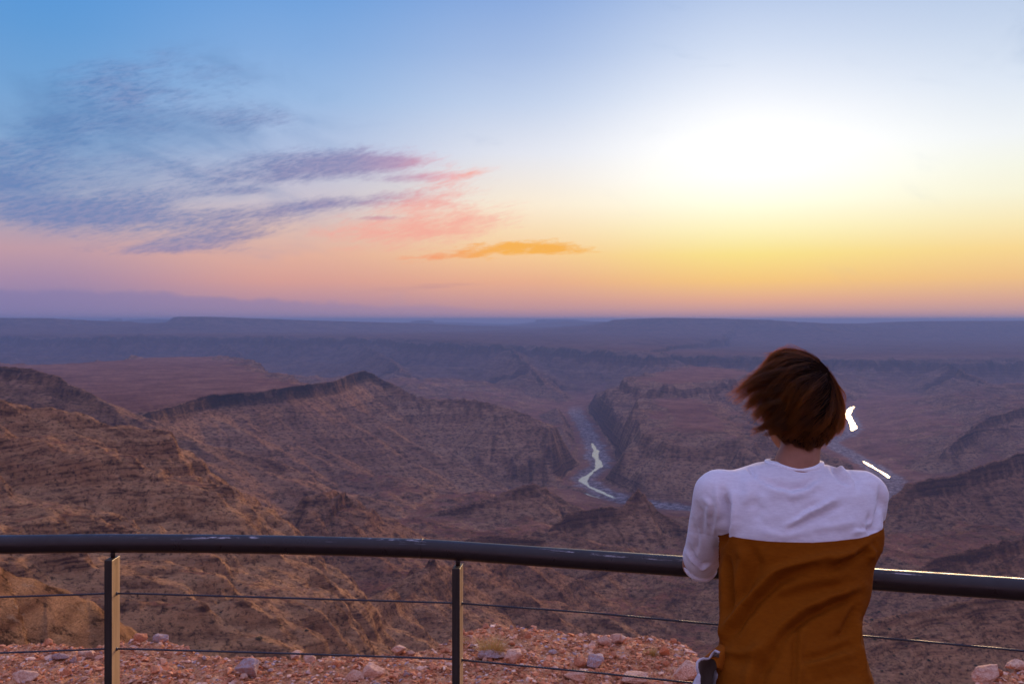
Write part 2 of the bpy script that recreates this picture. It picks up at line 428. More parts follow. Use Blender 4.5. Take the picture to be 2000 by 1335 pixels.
    zh = np.where(Y > ys_, zh-(Y-ys_)*.62, zh-np.maximum(0, 330-Y)*.2)
    Z = np.maximum(Z, zh)
    # the flank of the viewpoint's own mesa
    ridge(R((-900,1000,95),(-300,1035,105),(0,1088,118),(90,1118,120),(170,1150,122),(260,1215,126),(330,1275,130)), .6, 0, w=.05)
    Z = np.maximum(Z, -4.5-.47*dist-18*sstep(100, 350, dist))
    # far mesas
    def mesa(pts, bot_w, dep):
        nonlocal Z
        p = R(*pts); q = [(x*(1+dep/y), y+dep, h) for x, y, h in reversed(p)]
        d, h = seg_dist(X, Y, p+q, True); i = inside(X, Y, p+q)
        d2, hf = seg_dist(X, Y, p)
        nz = fbm(X/700, Y/700, 4, 44)
        k = np.clip(1-(d+nz*bot_w*.25)/bot_w, 0, 1)
        k = np.where(i, 1.0, .75*k**1.6+.25*sstep(.85, 1.0, k))
        Z = np.where(k > 0, np.maximum(Z, Z+(hf-Z)*k), Z)
    mesa([(1195,629,13500),(1230,622.5,13200),(1300,620.5,13000),(1400,621.5,13000),(1500,624.5,13200),(1640,633,13500)], 1900, 5000)
    mesa([(1660,633,15000),(1720,629,14800),(1800,627,14500),(1950,627.5,14200),(2200,626.5,14000),(2800,626,14000)], 2600, 5000)
    mesa([(350,618,12600),(420,618.5,12800),(600,625,13500),(800,630.5,14800),(1020,639,16000)], 1100, 5000)
    mesa([(-900,619,12500),(0,620.5,12500),(100,621,12800),(230,628,13500)], 1800, 5000)
    mesa([(1060,628,24000),(1085,624,24000),(1120,623.5,24500),(1190,631,25000)], 1500, 5000)
    mesa([(1010,637,20000),(1060,632,20000),(1110,627.5,20000),(1190,628.5,20000)], 1200, 3000)
    mesa([(806,627,22000),(815,625.5,22000),(838,625.5,22000),(847,627,22000)], 300, 900)
    mesa([(700,631.5,26000),(800,629,26000),(900,630,26000),(990,635,26000)], 900, 3000)
    mesa([(216,624,24000),(226,620.8,24000),(238,624,24000)], 400, 600)
    mesa([(245,625,25000),(290,622.5,25000),(330,625,25000)], 500, 600)
    return Z, dr, wet

def gully_noise(X, Y, dxx, dyy, lam):
    """stripes that run down the slope (dxx,dyy lies across it), cell by cell"""
    px = (X/lam).astype(np.float32); py = (Y/lam).astype(np.float32)
    ix = np.floor(px); iy = np.floor(py); fx = px-ix; fy = py-iy
    va = np.zeros_like(px); wt = np.zeros_like(px)
    for i in (-1, 0, 1, 2):
        for j in (-1, 0, 1, 2):
            h = _h((ix+i).astype(np.int64), (iy+j).astype(np.int64), 7+int(lam))
            ox = _f(h); oy = _f(h*np.uint32(2654435761)+np.uint32(77))
            ax = fx-i-ox*.8; ay = fy-j-oy*.8
            ww = np.exp(-(ax*ax+ay*ay)*2.6)
            va += np.cos((ax*dxx+ay*dyy)*6.2831853)*ww; wt += ww
    return va/(wt+1e-6)
def shape_gully(e, lam):
    return 1-np.sqrt(e*e+.012) if lam >= 120 else .5-.5*e
def box(A, r, ax):
    if r < 1: return A
    P = np.concatenate([np.repeat(np.take(A, [0], ax), r+1, ax), A, np.repeat(np.take(A, [-1], ax), r, ax)], ax)
    C = np.cumsum(P, ax); n = A.shape[ax]; w_ = 2*r+1
    return (np.take(C, np.arange(w_, w_+n), ax)-np.take(C, np.arange(0, n), ax))/w_
def blur(A, r):
    for k in range(2): A = box(box(A, r, 0), r, 1)
    return A
CELL = 14.0
def erode(X, Y, Z, U, Yrow, dist, dr):
    gxs = np.arange(-7000, 7400, CELL); gys = np.arange(20, 10600, CELL)
    GX, GY = np.meshgrid(gxs, gys)
    GZ, Gdr, _ = build_heights(GX, GY)
    Gd = np.sqrt(GX*GX+GY*GY)
    fi = np.clip((X-gxs[0])/CELL, 0, len(gxs)-1.01); fj = np.clip((Y-gys[0])/CELL, 0, len(gys)-1.01)
    i0 = fi.astype(np.int32); j0 = fj.astype(np.int32); ti = (fi-i0).astype(np.float32); tj = (fj-j0).astype(np.float32)
    inb = (np.abs(X) < 6900) & (Y < 10500)
    def samp(A):
        A = A.astype(np.float32)
        return (A[j0, i0]*(1-ti)+A[j0, i0+1]*ti)*(1-tj)+(A[j0+1, i0]*(1-ti)+A[j0+1, i0+1]*ti)*tj
    gul = np.zeros_like(Z)
    keep = 1-.8*sstep(110, 30, seg_dist(X, Y, RIM_C)[0])
    cell = np.maximum(np.gradient(Yrow)[:, None], 1.0)
    for lam, amp in ((700, .15), (330, .20), (150, .24), (70, .22), (34, .17), (16, .12)):
        B = blur(GZ, max(1, int(lam*.22/CELL)))
        by, bx = np.gradient(B, CELL)
        n = np.sqrt(bx*bx+by*by)+1e-6
        k = np.minimum(1.0, n*4.0)/n
        ddx, ddy, sl = -by*k, bx*k, n
        e = shape_gully(gully_noise(X, Y, samp(ddx), samp(ddy), lam), lam)
        s = samp(sl)
        msk = sstep(.06, .30, s)*np.clip(dist/(lam*2.0)-.2, 0, 1)*sstep(20, 110, dr)*np.clip(lam/(cell*3)-.3, 0, 1)*inb
        Z = Z-amp*lam*.55*(e-.42)*msk*np.clip(.5+s*.8, .5, 1.2)*keep
        gul = gul*.7+e*msk*.5
        if lam > 100:
            eg = shape_gully(gully_noise(GX, GY, ddx, ddy, lam), lam)
            mg = sstep(.06, .30, sl)*np.clip(Gd/(lam*2.0)-.2, 0, 1)*sstep(20, 110, Gdr)
            GZ = GZ-amp*lam*.55*(eg-.42)*mg*np.clip(.5+sl*.8, .5, 1.2)
    return Z, gul

rs = np.random.RandomState(5)
th_in, th_out = [], []
acc = -600.0
while acc < 300:
    w_ = rs.uniform(7, 26); hard = rs.uniform(0, 1)
    th_in += [w_*.30, w_*.70]; th_out += [w_*(.30+.38*hard), w_*(.70-.38*hard)]
    acc += w_
ZI = np.concatenate([[-600], -600+np.cumsum(th_in)]); ZO = np.concatenate([[-600], -600+np.cumsum(th_out)])

q = 1.0
U = np.concatenate([np.linspace(-1.7, -.585, int(70*q)), np.linspace(-.58, .58, int(1340*q)), np.linspace(.585, 1.7, int(70*q))])
def lg(a, b, n): return np.exp(np.linspace(math.log(a), math.log(b), int(n*q), endpoint=False))
Yr = np.concatenate([lg(14, 90, 30), lg(90, 480, 130), lg(480, 4200, 900), lg(4200, 11000, 330), lg(11000, 46000, 120), [46000]])
# smooth the row spacing so that no seam shows
ys = Yr[:, None]; X = (U[None, :]*ys).astype(np.float64); Y = (ys+0*U[None, :]).astype(np.float64)
dist = np.sqrt(X*X+Y*Y)
Z, dr, wet = build_heights(X, Y)
Z, gul = erode(X, Y, Z, U, Yr, dist, dr)
# rock layers: hard beds stand as steps, soft ones as slopes
wz = fbm(X/900, Y/900, 3, 21)*16+fbm(X/70, Y/70, 4, 23)*6
zs = np.interp(Z+wz, ZI, ZO)-wz
kst = np.clip(dist/150-.5, 0, 1)*sstep(-RIVER_H+4, -RIVER_H+40, Z)*(1-sstep(9000, 14000, Y))
hillm = sstep(1500, 900, Y)*sstep(60, -60, X)
Z = Z+hillm*(ridged(X/75, Y/45, 4, 151)*8+fbm(X/30, Y/30, 4, 153)*4.5)*sstep(200, 420, dist)
zs = np.interp(Z+wz, ZI, ZO)-wz
Z = Z+(zs-Z)*np.minimum(.55+.45*hillm+.35*np.clip(fbm(X/500, Y/500, 3, 29)*2, -1, 1), 1.0)*kst
Z += fbm(X/22, Y/22, 4, 2, .6)*np.clip(dist*.0022, .3, 2.2)*sstep(25, 80, dr)*(1-sstep(5000, 9000, Y))
# river bed
bed = -RIVER_H+CAMZ+np.maximum(0, fbm(X/35, Y/35, 4, 81)*7+fbm(X/9, Y/9, 2, 85)*1.2)+(dr/60.0)**2*1.0
bm_ = sstep(110, 55, dr)
Z = Z*(1-bm_)+np.minimum(Z, bed+2)*bm_
wn = fbm(X/150, Y/150, 3, 101)*17+fbm(X/35, Y/35, 3, 103)*8
wn = wn*np.where(X > 700, .35, 1.0)
wid = (np.where(X > 700, 13, 19)+wn)*sstep(.1, .6, wet)-8*(1-sstep(.1, .6, wet))
Z = np.where(dr < 40, np.maximum(np.minimum(Z, -RIVER_H+CAMZ+np.clip((dr-wid)*.30, -4, 6)), -RIVER_H+CAMZ-4), Z)
Z = np.where((dr < 60) & (wet < .15), np.maximum(Z, -RIVER_H+CAMZ+.6), Z)
nr, nc = X.shape
idx = np.arange(nr*nc, dtype=np.int32).reshape(nr, nc)
Fc = np.stack([idx[:-1, :-1], idx[:-1, 1:], idx[1:, 1:], idx[1:, :-1]], -1).reshape(-1, 4)
V = np.stack([X, Y, Z], -1).reshape(-1, 3)

mt, nt, b = mat_new('canyon_rock', 1.0, .0)
pos = geo(nt); px_, py_, pz_ = sep(nt, pos); nz_ = sep(nt, geo(nt, 'Normal'))[2]
flow = attr(nt, 'gully'); rd_ = attr(nt, 'riverdist')
wv = (noise(nt, pos, .004, 4, .55)-.5)*40+(noise(nt, pos, .03, 3, .6)-.5)*5
zz = pz_+wv
bands = noise(nt, None, .035, 4, .75, dim='1D', w=zz)
bands2 = noise(nt, None, .16, 3, .8, dim='1D', w=zz)
big = noise(nt, pos, .0016, 4, .55)
mid = noise(nt, pos, .012, 6, .65)
fine = noise(nt, vscale(nt, pos, (1, 1, 3)), .09, 8, .7)
c = bands.ramp([(.28, (.050,.022,.014)), (.38, (.17,.078,.042)), (.46, (.33,.18,.10)), (.52, (.10,.042,.026)), (.60, (.30,.155,.085)), (.66, (.42,.26,.155)), (.74, (.13,.058,.036)), (.84, (.24,.12,.07))])
c = mixc(nt, bands2.maprange(.42, .72, 0, .75), c, (.44,.27,.16))
c = mixc(nt, bands2.maprange(.48, .28, 0, .8), c, (.045,.021,.015))
# talus and soil on gentler ground
soil = mid.ramp([(.3, (.12,.060,.038)), (.5, (.25,.135,.080)), (.68, (.42,.26,.15))])
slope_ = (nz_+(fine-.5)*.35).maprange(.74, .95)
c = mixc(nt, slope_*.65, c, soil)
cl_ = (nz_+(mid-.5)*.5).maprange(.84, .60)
c = mixc(nt, cl_*.72, c, bands2.ramp([(.35, (.030,.013,.010)), (.6, (.085,.038,.024)), (.75, (.17,.085,.05))]))  # steep rock: missing occlusion darkened into the colour, on top of dark varnish
c = mixc(nt, flow.maprange(.3, .8, 0, .55), c, (.44,.26,.145))
c = mixc(nt, fine.maprange(.54, .36, 0, .8), c, (.050,.026,.020))
c = mixc(nt, fine.maprange(.6, .8, 0, .6), c, (.50,.33,.20))
# flat bench tops: reddish gravel, duller out on the far plateau
c = mixc(nt, nz_.maprange(.975, .998, 0, .7), c, mid.ramp([(.35, (.15,.065,.052)), (.6, (.24,.115,.09))]))
c = mixc(nt, py_.maprange(5200, 8500, 0, .85), c, mid.ramp([(.35, (.055,.034,.034)), (.65, (.12,.075,.07))]))
# pale ochre beds of the near hill
nr_ = py_.maprange(1100, 600, 0, .5)
c = mixc(nt, nr_*bands2.maprange(.35, .6), c, (.50,.31,.17))
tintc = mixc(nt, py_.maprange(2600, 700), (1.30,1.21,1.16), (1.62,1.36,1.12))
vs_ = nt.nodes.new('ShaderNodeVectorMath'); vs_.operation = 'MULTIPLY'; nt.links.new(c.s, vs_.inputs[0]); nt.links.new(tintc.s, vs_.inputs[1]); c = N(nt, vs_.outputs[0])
spk = noise(nt, pos, .32, 7, .78)
c = mixc(nt, spk.maprange(.50, .38, 0, .85)*py_.maprange(2600, 900), c, (.060,.032,.022))
c = mixc(nt, spk.maprange(.56, .70, 0, .5)*py_.maprange(2600, 900), c, (.60,.40,.26))
# dark cap rock
cap = attr(nt, 'cap')
c = mixc(nt, cap*mid.maprange(.34, .60, .25, .92)*nz_.maprange(.97, .85), c, (.026,.018,.019))
# pale boulders and gravel by the river
riv = (rd_+(mid-.5)*80).maprange(48, 22)*py_.maprange(5400, 4700)
rb = noise(nt, pos, .06, 6, .75).ramp([(.35, (.10,.07,.07)), (.5, (.26,.20,.20)), (.64, (.55,.46,.45))])
c = mixc(nt, riv, c, rb)
c = mixc(nt, big.maprange(.35, .65, .0, .45), c, mixc(nt, 1.0, c, (.62,.5,.5), 'MULTIPLY'))
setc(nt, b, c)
bump(nt, b, noise(nt, vscale(nt, pos, (1, 1, 2)), .022, 8, .68), .9, 22.0)
bump(nt, b, fine*1.0, .9, 8.0)
bump(nt, b, spk, .9, 3.0)

# where the dark cap rock crops out
capd = np.zeros_like(Z)
def capline(pts, wdt, k=1.0):
    global capd
    d, h = seg_dist(X, Y, pts)
    n = fbm(X/60, Y/60, 3, 61)*.5+.5
    below = (h-Z)
    m = sstep(wdt, wdt*.5, d+n*wdt*.35)*sstep(-14, 0, below)*sstep(52, 26, below+n*18)
    capd = np.maximum(capd, m*k)
capline(R((170,838,1700),(205,817,1841),(300,797,2000),(420,771,2279),(550,757,2450),(650,745,2673),(690,729,2950),(712,722,3006),(742,734,3050)), 130, .95)
capd = np.maximum(capd, .5*sstep(300, 120, seg_dist(X, Y, R((-300,705,2100),(-80,706,1980),(0,718,1900),(60,722,1850),(120,737,1800),(200,778,1720)))[0]))
d, h = seg_dist(X+0, Y, R((0,655,9800),(250,655,9200),(500,658,8900),(640,658,8700),(800,664,8000),(1000,673,7400),(1150,682,6900),(1300,690,6300),(1420,694,6500),(1600,700,6500),(1800,703,6600),(2050,703,6500),(2600,702,6300)))
capd = np.maximum(capd, .75*sstep(2200, 1200, d)*sstep(h-75, h-50, Z)*sstep(h-4, h-12, Z))
capd = np.maximum(capd, .32*sstep(60, 10, seg_dist(X, Y, R((600,962,1250),(660,952,1290),(705,975,1310)))[0]))
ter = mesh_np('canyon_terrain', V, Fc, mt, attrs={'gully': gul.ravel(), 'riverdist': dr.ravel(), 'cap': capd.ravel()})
tag(ter, kind='structure')
# the river: still brown-green water filling the lowest bends
mw, nt, b = mat_new('river_water', .05, .5)
setc(nt, b, (.05,.055,.05)); b.inputs['Roughness'].default_value = .15; b.inputs['Specular IOR Level'].default_value = .8
n_ = noise(nt, geo(nt), .15, 3, .5); bump(nt, b, n_, .05, .5)
def ribbon(pts, hw, z):
    p = np.array([q[:2] for q in pts]); t_ = np.gradient(p, axis=0); t_ /= np.linalg.norm(t_, axis=1)[:, None]+1e-9
    n2_ = np.stack([-t_[:, 1], t_[:, 0]], -1)
    a = p+n2_*hw; c_ = p-n2_*hw
    V = np.concatenate([np.c_[a, np.full(len(a), z)], np.c_[c_, np.full(len(a), z)]])
    n = len(p); f = np.stack([np.arange(n-1), np.arange(n-1)+n, np.arange(1, n)+n, np.arange(1, n)], -1)
    return V, f
V_, F_ = ribbon(RIV, 48, -RIVER_H+CAMZ-.4)
riv_o = mesh_np('river_water', V_, F_, mw); tag(riv_o, kind='structure')

# shrubs dotted over the lower slopes
msb, nt, b = mat_new('shrub_leaves', .8, .1)
setc(nt, b, noise(nt, geo(nt), .9, 3, .6).ramp([(.35, (.020,.028,.014)), (.65, (.055,.062,.030))]))
def shrub_mesh(seed):
    r_ = np.random.RandomState(seed); n = 260
    P = r_.normal(size=(n, 3)); P /= np.linalg.norm(P, axis=1)[:, None]; P *= (r_.rand(n)**.4)[:, None]*[1, 1, .72]
    P[:, 2] = np.abs(P[:, 2]); V, Fs = [], []
    for i, p in enumerate(P):
        a = r_.normal(size=3); a /= np.linalg.norm(a); b_ = np.cross(a, r_.normal(size=3)); b_ /= np.linalg.norm(b_); s_ = r_.uniform(.08, .17)
        V += [p-a*s_, p+b_*s_*.6, p+a*s_, p-b_*s_*.6]; Fs.append([4*i, 4*i+1, 4*i+2, 4*i+3])
    me = bpy.data.meshes.new('shrub'); me.from_pydata([tuple(v) for v in V], [], Fs); me.materials.append(msb); return me
SM = [shrub_mesh(i) for i in range(4)]
PYG = HZ-F*(Z-CAMZ)/Yr[:, None]; PXG = 1000+F*U
def first_hit(px, py):
    c_ = int(np.argmin(np.abs(PXG-px))); r_ = np.nonzero(np.minimum.accumulate(PYG[:, c_]) <= py)[0]
    if not len(r_): return None
    return X[r_[0], c_], Y[r_[0], c_], Z[r_[0], c_]
for grp, lab, l in (('dark shrubs on the slope right of the person', 'small dark green shrub on the bare canyon slope right of the person',
        ((1702,1212,9),(1716,1196,7),(1735,1231,11),(1752,1204,6),(1770,1197,5),(1790,1246,8),(1708,1250,8),(1745,1280,9),(1768,1262,6),(1812,1290,10),(1830,1230,6),(1722,1310,8),(1858,1268,6),(1884,1222,5),(1760,1318,9),(1905,1300,7),(1936,1236,5),(1965,1262,6))),
      ('dark shrubs on the slope between the posts', 'small dark green shrub on the brown slope between the two posts',
        ((505,1250,15),(598,1233,10),(640,1252,7),(548,1222,7),(430,1196,6),(676,1262,6),(360,1160,6),(470,1140,5),(612,1190,5)))):
    for i, (px, py, w_) in enumerate(l):
        q_ = first_hit(px, py)
        if q_ is None: continue
        o = bpy.data.objects.new('shrub', SM[i % 4]); COL.objects.link(o); s_ = w_/F*q_[1]*.5
        o.location = (q_[0], q_[1], q_[2]-s_*.15); o.scale = (s_, s_, s_*.95); o.rotation_euler.z = i*1.7
        tag(o, lab, 'shrub', grp)
# ------------------------------------------------------------------ implicit shapes -> one closed surface
def surf(f, lo, hi, h):
    """surface nets over the box lo..hi with cell h; f takes X,Y,Z arrays and is negative inside"""
    ax = [np.arange(lo[i]-h, hi[i]+2*h, h) for i in range(3)]
    Xg, Yg, Zg = np.meshgrid(*ax, indexing='ij')
    D = f(Xg.astype(np.float32), Yg.astype(np.float32), Zg.astype(np.float32)).astype(np.float32)
    D[0], D[-1], D[:, 0], D[:, -1], D[:, :, 0], D[:, :, -1] = (np.maximum(D[0], h), np.maximum(D[-1], h), np.maximum(D[:, 0], h), np.maximum(D[:, -1], h), np.maximum(D[:, :, 0], h), np.maximum(D[:, :, -1], h))
    s = D < 0
    n = D.shape; m = (n[0]-1, n[1]-1, n[2]-1)
    acc = np.zeros(m+(3,), np.float32); cnt = np.zeros(m, np.float32)
    cs = [(i, j, k) for i in (0, 1) for j in (0, 1) for k in (0, 1)]
    def sl(A, c): return A[c[0]:c[0]+m[0], c[1]:c[1]+m[1], c[2]:c[2]+m[2]]
    for a in range(3):
        for c in cs:
            if c[a]: continue
            e = list(c); e[a] = 1
            d0, d1 = sl(D, c), sl(D, e)
            x = (sl(s, c) != sl(s, e))
            t = np.where(x, d0/np.where(x, d0-d1, 1), 0)
            for b in range(3):
                acc[..., b] += np.where(x, (c[b]+(t if b == a else 0)), 0)
            cnt += x
    act = cnt > 0
    ids = np.full(m, -1, np.int64); ids[act] = np.arange(act.sum())
    ii, jj, kk = np.nonzero(act)
    P = acc[act]/cnt[act][:, None]
    V = np.stack([ax[0][0]+(ii+P[:, 0])*h, ax[1][0]+(jj+P[:, 1])*h, ax[2][0]+(kk+P[:, 2])*h], -1)
    quads = []
    for a in range(3):
        b, c = (a+1) % 3, (a+2) % 3
        s0 = [slice(1, m[i]) for i in range(3)]; s1 = list(s0)
        s0[a] = slice(0, m[a]); s1[a] = slice(1, m[a]+1)
        A = s[tuple(s0)]; B = s[tuple(s1)]
        for fl in (0, 1):
            x = (A & ~B) if fl == 0 else (~A & B)
            q = np.stack(np.nonzero(x), -1)
            q = q+np.array([0 if i == a else 1 for i in range(3)])
            def g(db, dc):
                r = q.copy(); r[:, b] += db; r[:, c] += dc
                return ids[r[:, 0], r[:, 1], r[:, 2]]
            v = [g(-1, -1), g(0, -1), g(0, 0), g(-1, 0)]
            if fl: v = v[::-1]
            quads.append(np.stack(v, -1))
    Fq = np.concatenate(quads); Fq = Fq[(Fq >= 0).all(1)]
    return V, Fq
def relax(V, Fq, it=2, k=.5):
    n = len(V)
    e = np.concatenate([Fq[:, [0, 1]], Fq[:, [1, 2]], Fq[:, [2, 3]], Fq[:, [3, 0]]])
    for _ in range(it):
        S = np.zeros_like(V); c = np.zeros(n)
        for a, b in ((0, 1), (1, 0)):
            for d in range(3): S[:, d] += np.bincount(e[:, a], V[e[:, b], d], n)
            c += np.bincount(e[:, a], minlength=n)
        V = V+(S/np.maximum(c, 1)[:, None]-V)*k
    return V
def normals(V, Fq):
    a = V[Fq[:, 2]]-V[Fq[:, 0]]; b = V[Fq[:, 3]]-V[Fq[:, 1]]
    fn = np.cross(a, b); N_ = np.zeros_like(V)
    for i in range(4):
        for d in range(3): N_[:, d] += np.bincount(Fq[:, i], fn[:, d], len(V))
    return N_/(np.linalg.norm(N_, axis=1)[:, None]+1e-12)
def smin(a, b, k):
    h = np.clip(.5+.5*(b-a)/k, 0, 1); return b+(a-b)*h-k*h*(1-h)
def smax(a, b, k): return -smin(-a, -b, k)
def cone(X, Y, Z, a, b, ra, rb, sq=None):
    """capsule whose radius runs from ra to rb"""
    a = np.array(a, float); b = np.array(b, float); v = b-a; L2 = (v*v).sum()
    t = np.clip(((X-a[0])*v[0]+(Y-a[1])*v[1]+(Z-a[2])*v[2])/L2, 0, 1)
    return np.sqrt((X-a[0]-t*v[0])**2+(Y-a[1]-t*v[1])**2+(Z-a[2]-t*v[2])**2)-(ra+(rb-ra)*t)
def ell(X, Y, Z, c, r, rot=None):
    p = [X-c[0], Y-c[1], Z-c[2]]
    if rot is not None:
        Rm = np.array(rot.inverted())
        p = [Rm[i][0]*p[0]+Rm[i][1]*p[1]+Rm[i][2]*p[2] for i in range(3)]
    k0 = np.sqrt((p[0]/r[0])**2+(p[1]/r[1])**2+(p[2]/r[2])**2)
    k1 = np.sqrt((p[0]/r[0]**2)**2+(p[1]/r[1]**2)**2+(p[2]/r[2]**2)**2)+1e-9
    return k0*(k0-1)/k1
def tube(pts, r, seg=12, cap=True):
    """round bar along points; r a number or a list"""
    P = np.array(pts, float); n = len(P); r = np.full(n, r) if np.isscalar(r) else np.array(r, float)
    T = np.gradient(P, axis=0); T /= np.linalg.norm(T, axis=1)[:, None]+1e-12
    up = np.array([0, 0, 1.0]) if abs(T[0][2]) < .9 else np.array([1.0, 0, 0])
    V = []
    a = np.cross(T[0], up); a /= np.linalg.norm(a)
    for i in range(n):
        a = a-T[i]*a.dot(T[i]); a /= np.linalg.norm(a)+1e-12; b = np.cross(T[i], a)
        for k in range(seg):
            t = 2*math.pi*k/seg; V.append(P[i]+r[i]*(a*math.cos(t)+b*math.sin(t)))
    Fc = [[i*seg+k, i*seg+(k+1) % seg, (i+1)*seg+(k+1) % seg, (i+1)*seg+k] for i in range(n-1) for k in range(seg)]
    if cap:
        Fc += [list(range(seg))[::-1], list(range((n-1)*seg, n*seg))]
    return V, Fc
class MB:
    def __init__(s): s.V = []; s.F = []
    def add(s, V, Fc):
        o = len(s.V); s.V += [tuple(v) for v in V]; s.F += [[i+o for i in f] for f in Fc]
    def box(s, lo, hi):
        V = [(x, y, z) for x in (lo[0], hi[0]) for y in (lo[1], hi[1]) for z in (lo[2], hi[2])]
        s.add(V, [[0,1,3,2],[4,6,7,5],[0,4,5,1],[2,3,7,6],[0,2,6,4],[1,5,7,3]])
    def build(s, name, mat, parent=None, smooth=False, bevel=0):
        o = mesh_np(name, s.V, s.F, mat, parent, smooth)
        if bevel:
            b = o.modifiers.new('bevel', 'BEVEL'); b.width = bevel; b.segments = 2; b.limit_method = 'ANGLE'
        return o
# ------------------------------------------------------------------ the rim in front of the railing
from mathutils import noise as mnoise
import random
EDGE = [(-900,1235),(-300,1240),(0,1249),(80,1246),(200,1246),(240,1238),(330,1241),(380,1262),(430,1274),(560,1271),(660,1274),(740,1266),(810,1254),(870,1240),(915,1222),(945,1213),(1050,1214),(1130,1224),(1220,1229),(1300,1236),(1345,1252),(1390,1290),(1450,1330),(1560,1380),(1700,1390),(1800,1370),(1880,1336),(1930,1312),(2000,1291),(2300,1262),(3000,1250)]
def edge_y(px): return 2.5*F/(np.interp(px, [e[0] for e in EDGE], [e[1] for e in EDGE])-HZ)
def ledge_z(x, y, fine=True):
    px = 1000+F*x/np.maximum(y, .5)
    ye = edge_y(px)
    z = -.9*sstep(2.75, 4.9, y)
    if fine:
        z = z+fbm(x*1.1, y*1.1, 3, 301)*.05*sstep(3, 5, y)
        z = z+np.abs(fbm(x*5, y*5, 4, 305))*.06+fbm(x*22, y*22, 3, 311, .6)*.018
        z = z-.02
    o = np.maximum(y-ye+.12+fbm(x*2.5, y*2.5, 3, 315)*.10*fine, 0)
    return z-o*1.25-np.minimum(o, .3)**2*1.5
Ug = np.linspace(-.95, .95, 1150); Yg_ = np.concatenate([np.linspace(3.2, 5.0, 60, endpoint=False), np.linspace(5.0, 8.9, 400, endpoint=False), np.exp(np.linspace(math.log(8.9), math.log(24), 90))])
Xn = Ug[None, :]*Yg_[:, None]; Yn = Yg_[:, None]+0*Ug[None, :]
Zn = ledge_z(Xn, Yn)
Zn = Zn+sstep(9, 14, Yn)*fbm(Xn/1.5, Yn/1.5, 4, 333)*.8
nr, nc = Xn.shape; idx = np.arange(nr*nc).reshape(nr, nc)
Fn = np.stack([idx[:-1, :-1], idx[:-1, 1:], idx[1:, 1:], idx[1:, :-1]], -1).reshape(-1, 4)
mg, nt, b = mat_new('rim_gravel', .95, .1)
p = geo(nt)
n1_ = noise(nt, p, 9, 8, .7); n2_ = noise(nt, p, 38, 5, .75); n3_ = noise(nt, p, 1.2, 4, .6)
c = n1_.ramp([(.3, (.10,.030,.016)), (.43, (.40,.13,.055)), (.55, (.72,.31,.14)), (.68, (.80,.48,.29))])  # dark end of the ramp puts shade between stones into the colour
c = mixc(nt, n2_.maprange(.52, .7, 0, .75), c, (.80,.46,.29))
c = mixc(nt, n2_.maprange(.48, .34, 0, .9), c, (.075,.030,.020))
c = mixc(nt, n3_.maprange(.5, .7, 0, .5), c, (.56,.27,.12))
setc(nt, b, c); bump(nt, b, n1_, .7, .05); bump(nt, b, n2_, .9, .02)
rim_o = mesh_np('rim_ground', np.stack([Xn, Yn, Zn], -1).reshape(-1, 3), Fn, mg); tag(rim_o, kind='structure')
mp_, nt, b = mat_new('viewpoint_paving', .9, .2)
p = geo(nt); c = noise(nt, p, 14, 7, .7).ramp([(.35, (.055,.042,.036)), (.6, (.10,.08,.068))]); setc(nt, b, c); bump(nt, b, noise(nt, p, 60, 5, .7), .5, .01)
gx_ = np.linspace(-40, 40, 81); gy_ = np.concatenate([np.linspace(-40, 2, 43), [2.4, 2.75, 2.9, 3.05, 3.24]])
GX_, GY_ = np.meshgrid(gx_, gy_); GZ_ = -.9*sstep(2.75, 4.9, GY_)
nr, nc = GX_.shape; idx = np.arange(nr*nc).reshape(nr, nc)
pav = mesh_np('ground', np.stack([GX_, GY_, GZ_], -1).reshape(-1, 3), np.stack([idx[:-1, :-1], idx[:-1, 1:], idx[1:, 1:], idx[1:, :-1]], -1).reshape(-1, 4), mp_); tag(pav, kind='structure')

# ------------------------------------------------------------------ stones
def rock_mat(name, a, b_, dark):
    m, nt, bb = mat_new(name, .9, .15)
    p = objco(nt); oi = nt.nodes.new('ShaderNodeObjectInfo'); rnd = N(nt, oi.outputs['Random'])
    p2 = vadd(nt, p, comb(nt, rnd*31.0, rnd*17.0, 0.0))
    f = noise(nt, p2, 14, 7, .68)
    c = f.ramp([(.3, dark), (.46, a), (.66, b_)])
    c = mixc(nt, noise(nt, p2, 4, 3, .5).maprange(.45, .65, 0, .6), c, (.45,.19,.11))
    c = mixc(nt, rnd.maprange(.5, 1.0, 0, .4), c, (.36,.15,.10))
    setc(nt, bb, c); bump(nt, bb, f, .6, .02); bump(nt, bb, noise(nt, p2, 70, 4, .6), .4, .004)
    return m
MR = [rock_mat('pale_stone', (.66,.36,.24), (.86,.60,.44), (.28,.12,.07)), rock_mat('red_stone', (.62,.21,.09), (.82,.38,.20), (.17,.06,.035)), rock_mat('grey_stone', (.38,.27,.26), (.58,.45,.44), (.11,.07,.06))]
rnd = random.Random(3)
def hull_rock(seed, n=16, sub=True):
    r = random.Random(seed); bm = bmesh.new()
    for i in range(n):
        v = Vector((r.gauss(0, 1), r.gauss(0, 1), r.gauss(0, 1))).normalized()*r.uniform(.8, 1.05)
        bm.verts.new((v.x, v.y*r.uniform(.7, 1), v.z*.75))
    g = bmesh.ops.convex_hull(bm, input=bm.verts)
    bmesh.ops.delete(bm, geom=[v for v in bm.verts if not v.link_faces], context='VERTS')
    if sub:
        bmesh.ops.bevel(bm, geom=list(bm.edges), offset=.07, segments=1, affect='EDGES')
        bmesh.ops.triangulate(bm, faces=bm.faces)
        bmesh.ops.subdivide_edges(bm, edges=bm.edges, cuts=1, use_grid_fill=True)
        for v in bm.verts:
            k = mnoise.fractal(v.co*2.2+Vector((seed, 0, 0)), .6, 2.1, 5)
            v.co += v.co.normalized()*k*.09
    bm.normal_update()
    return bm
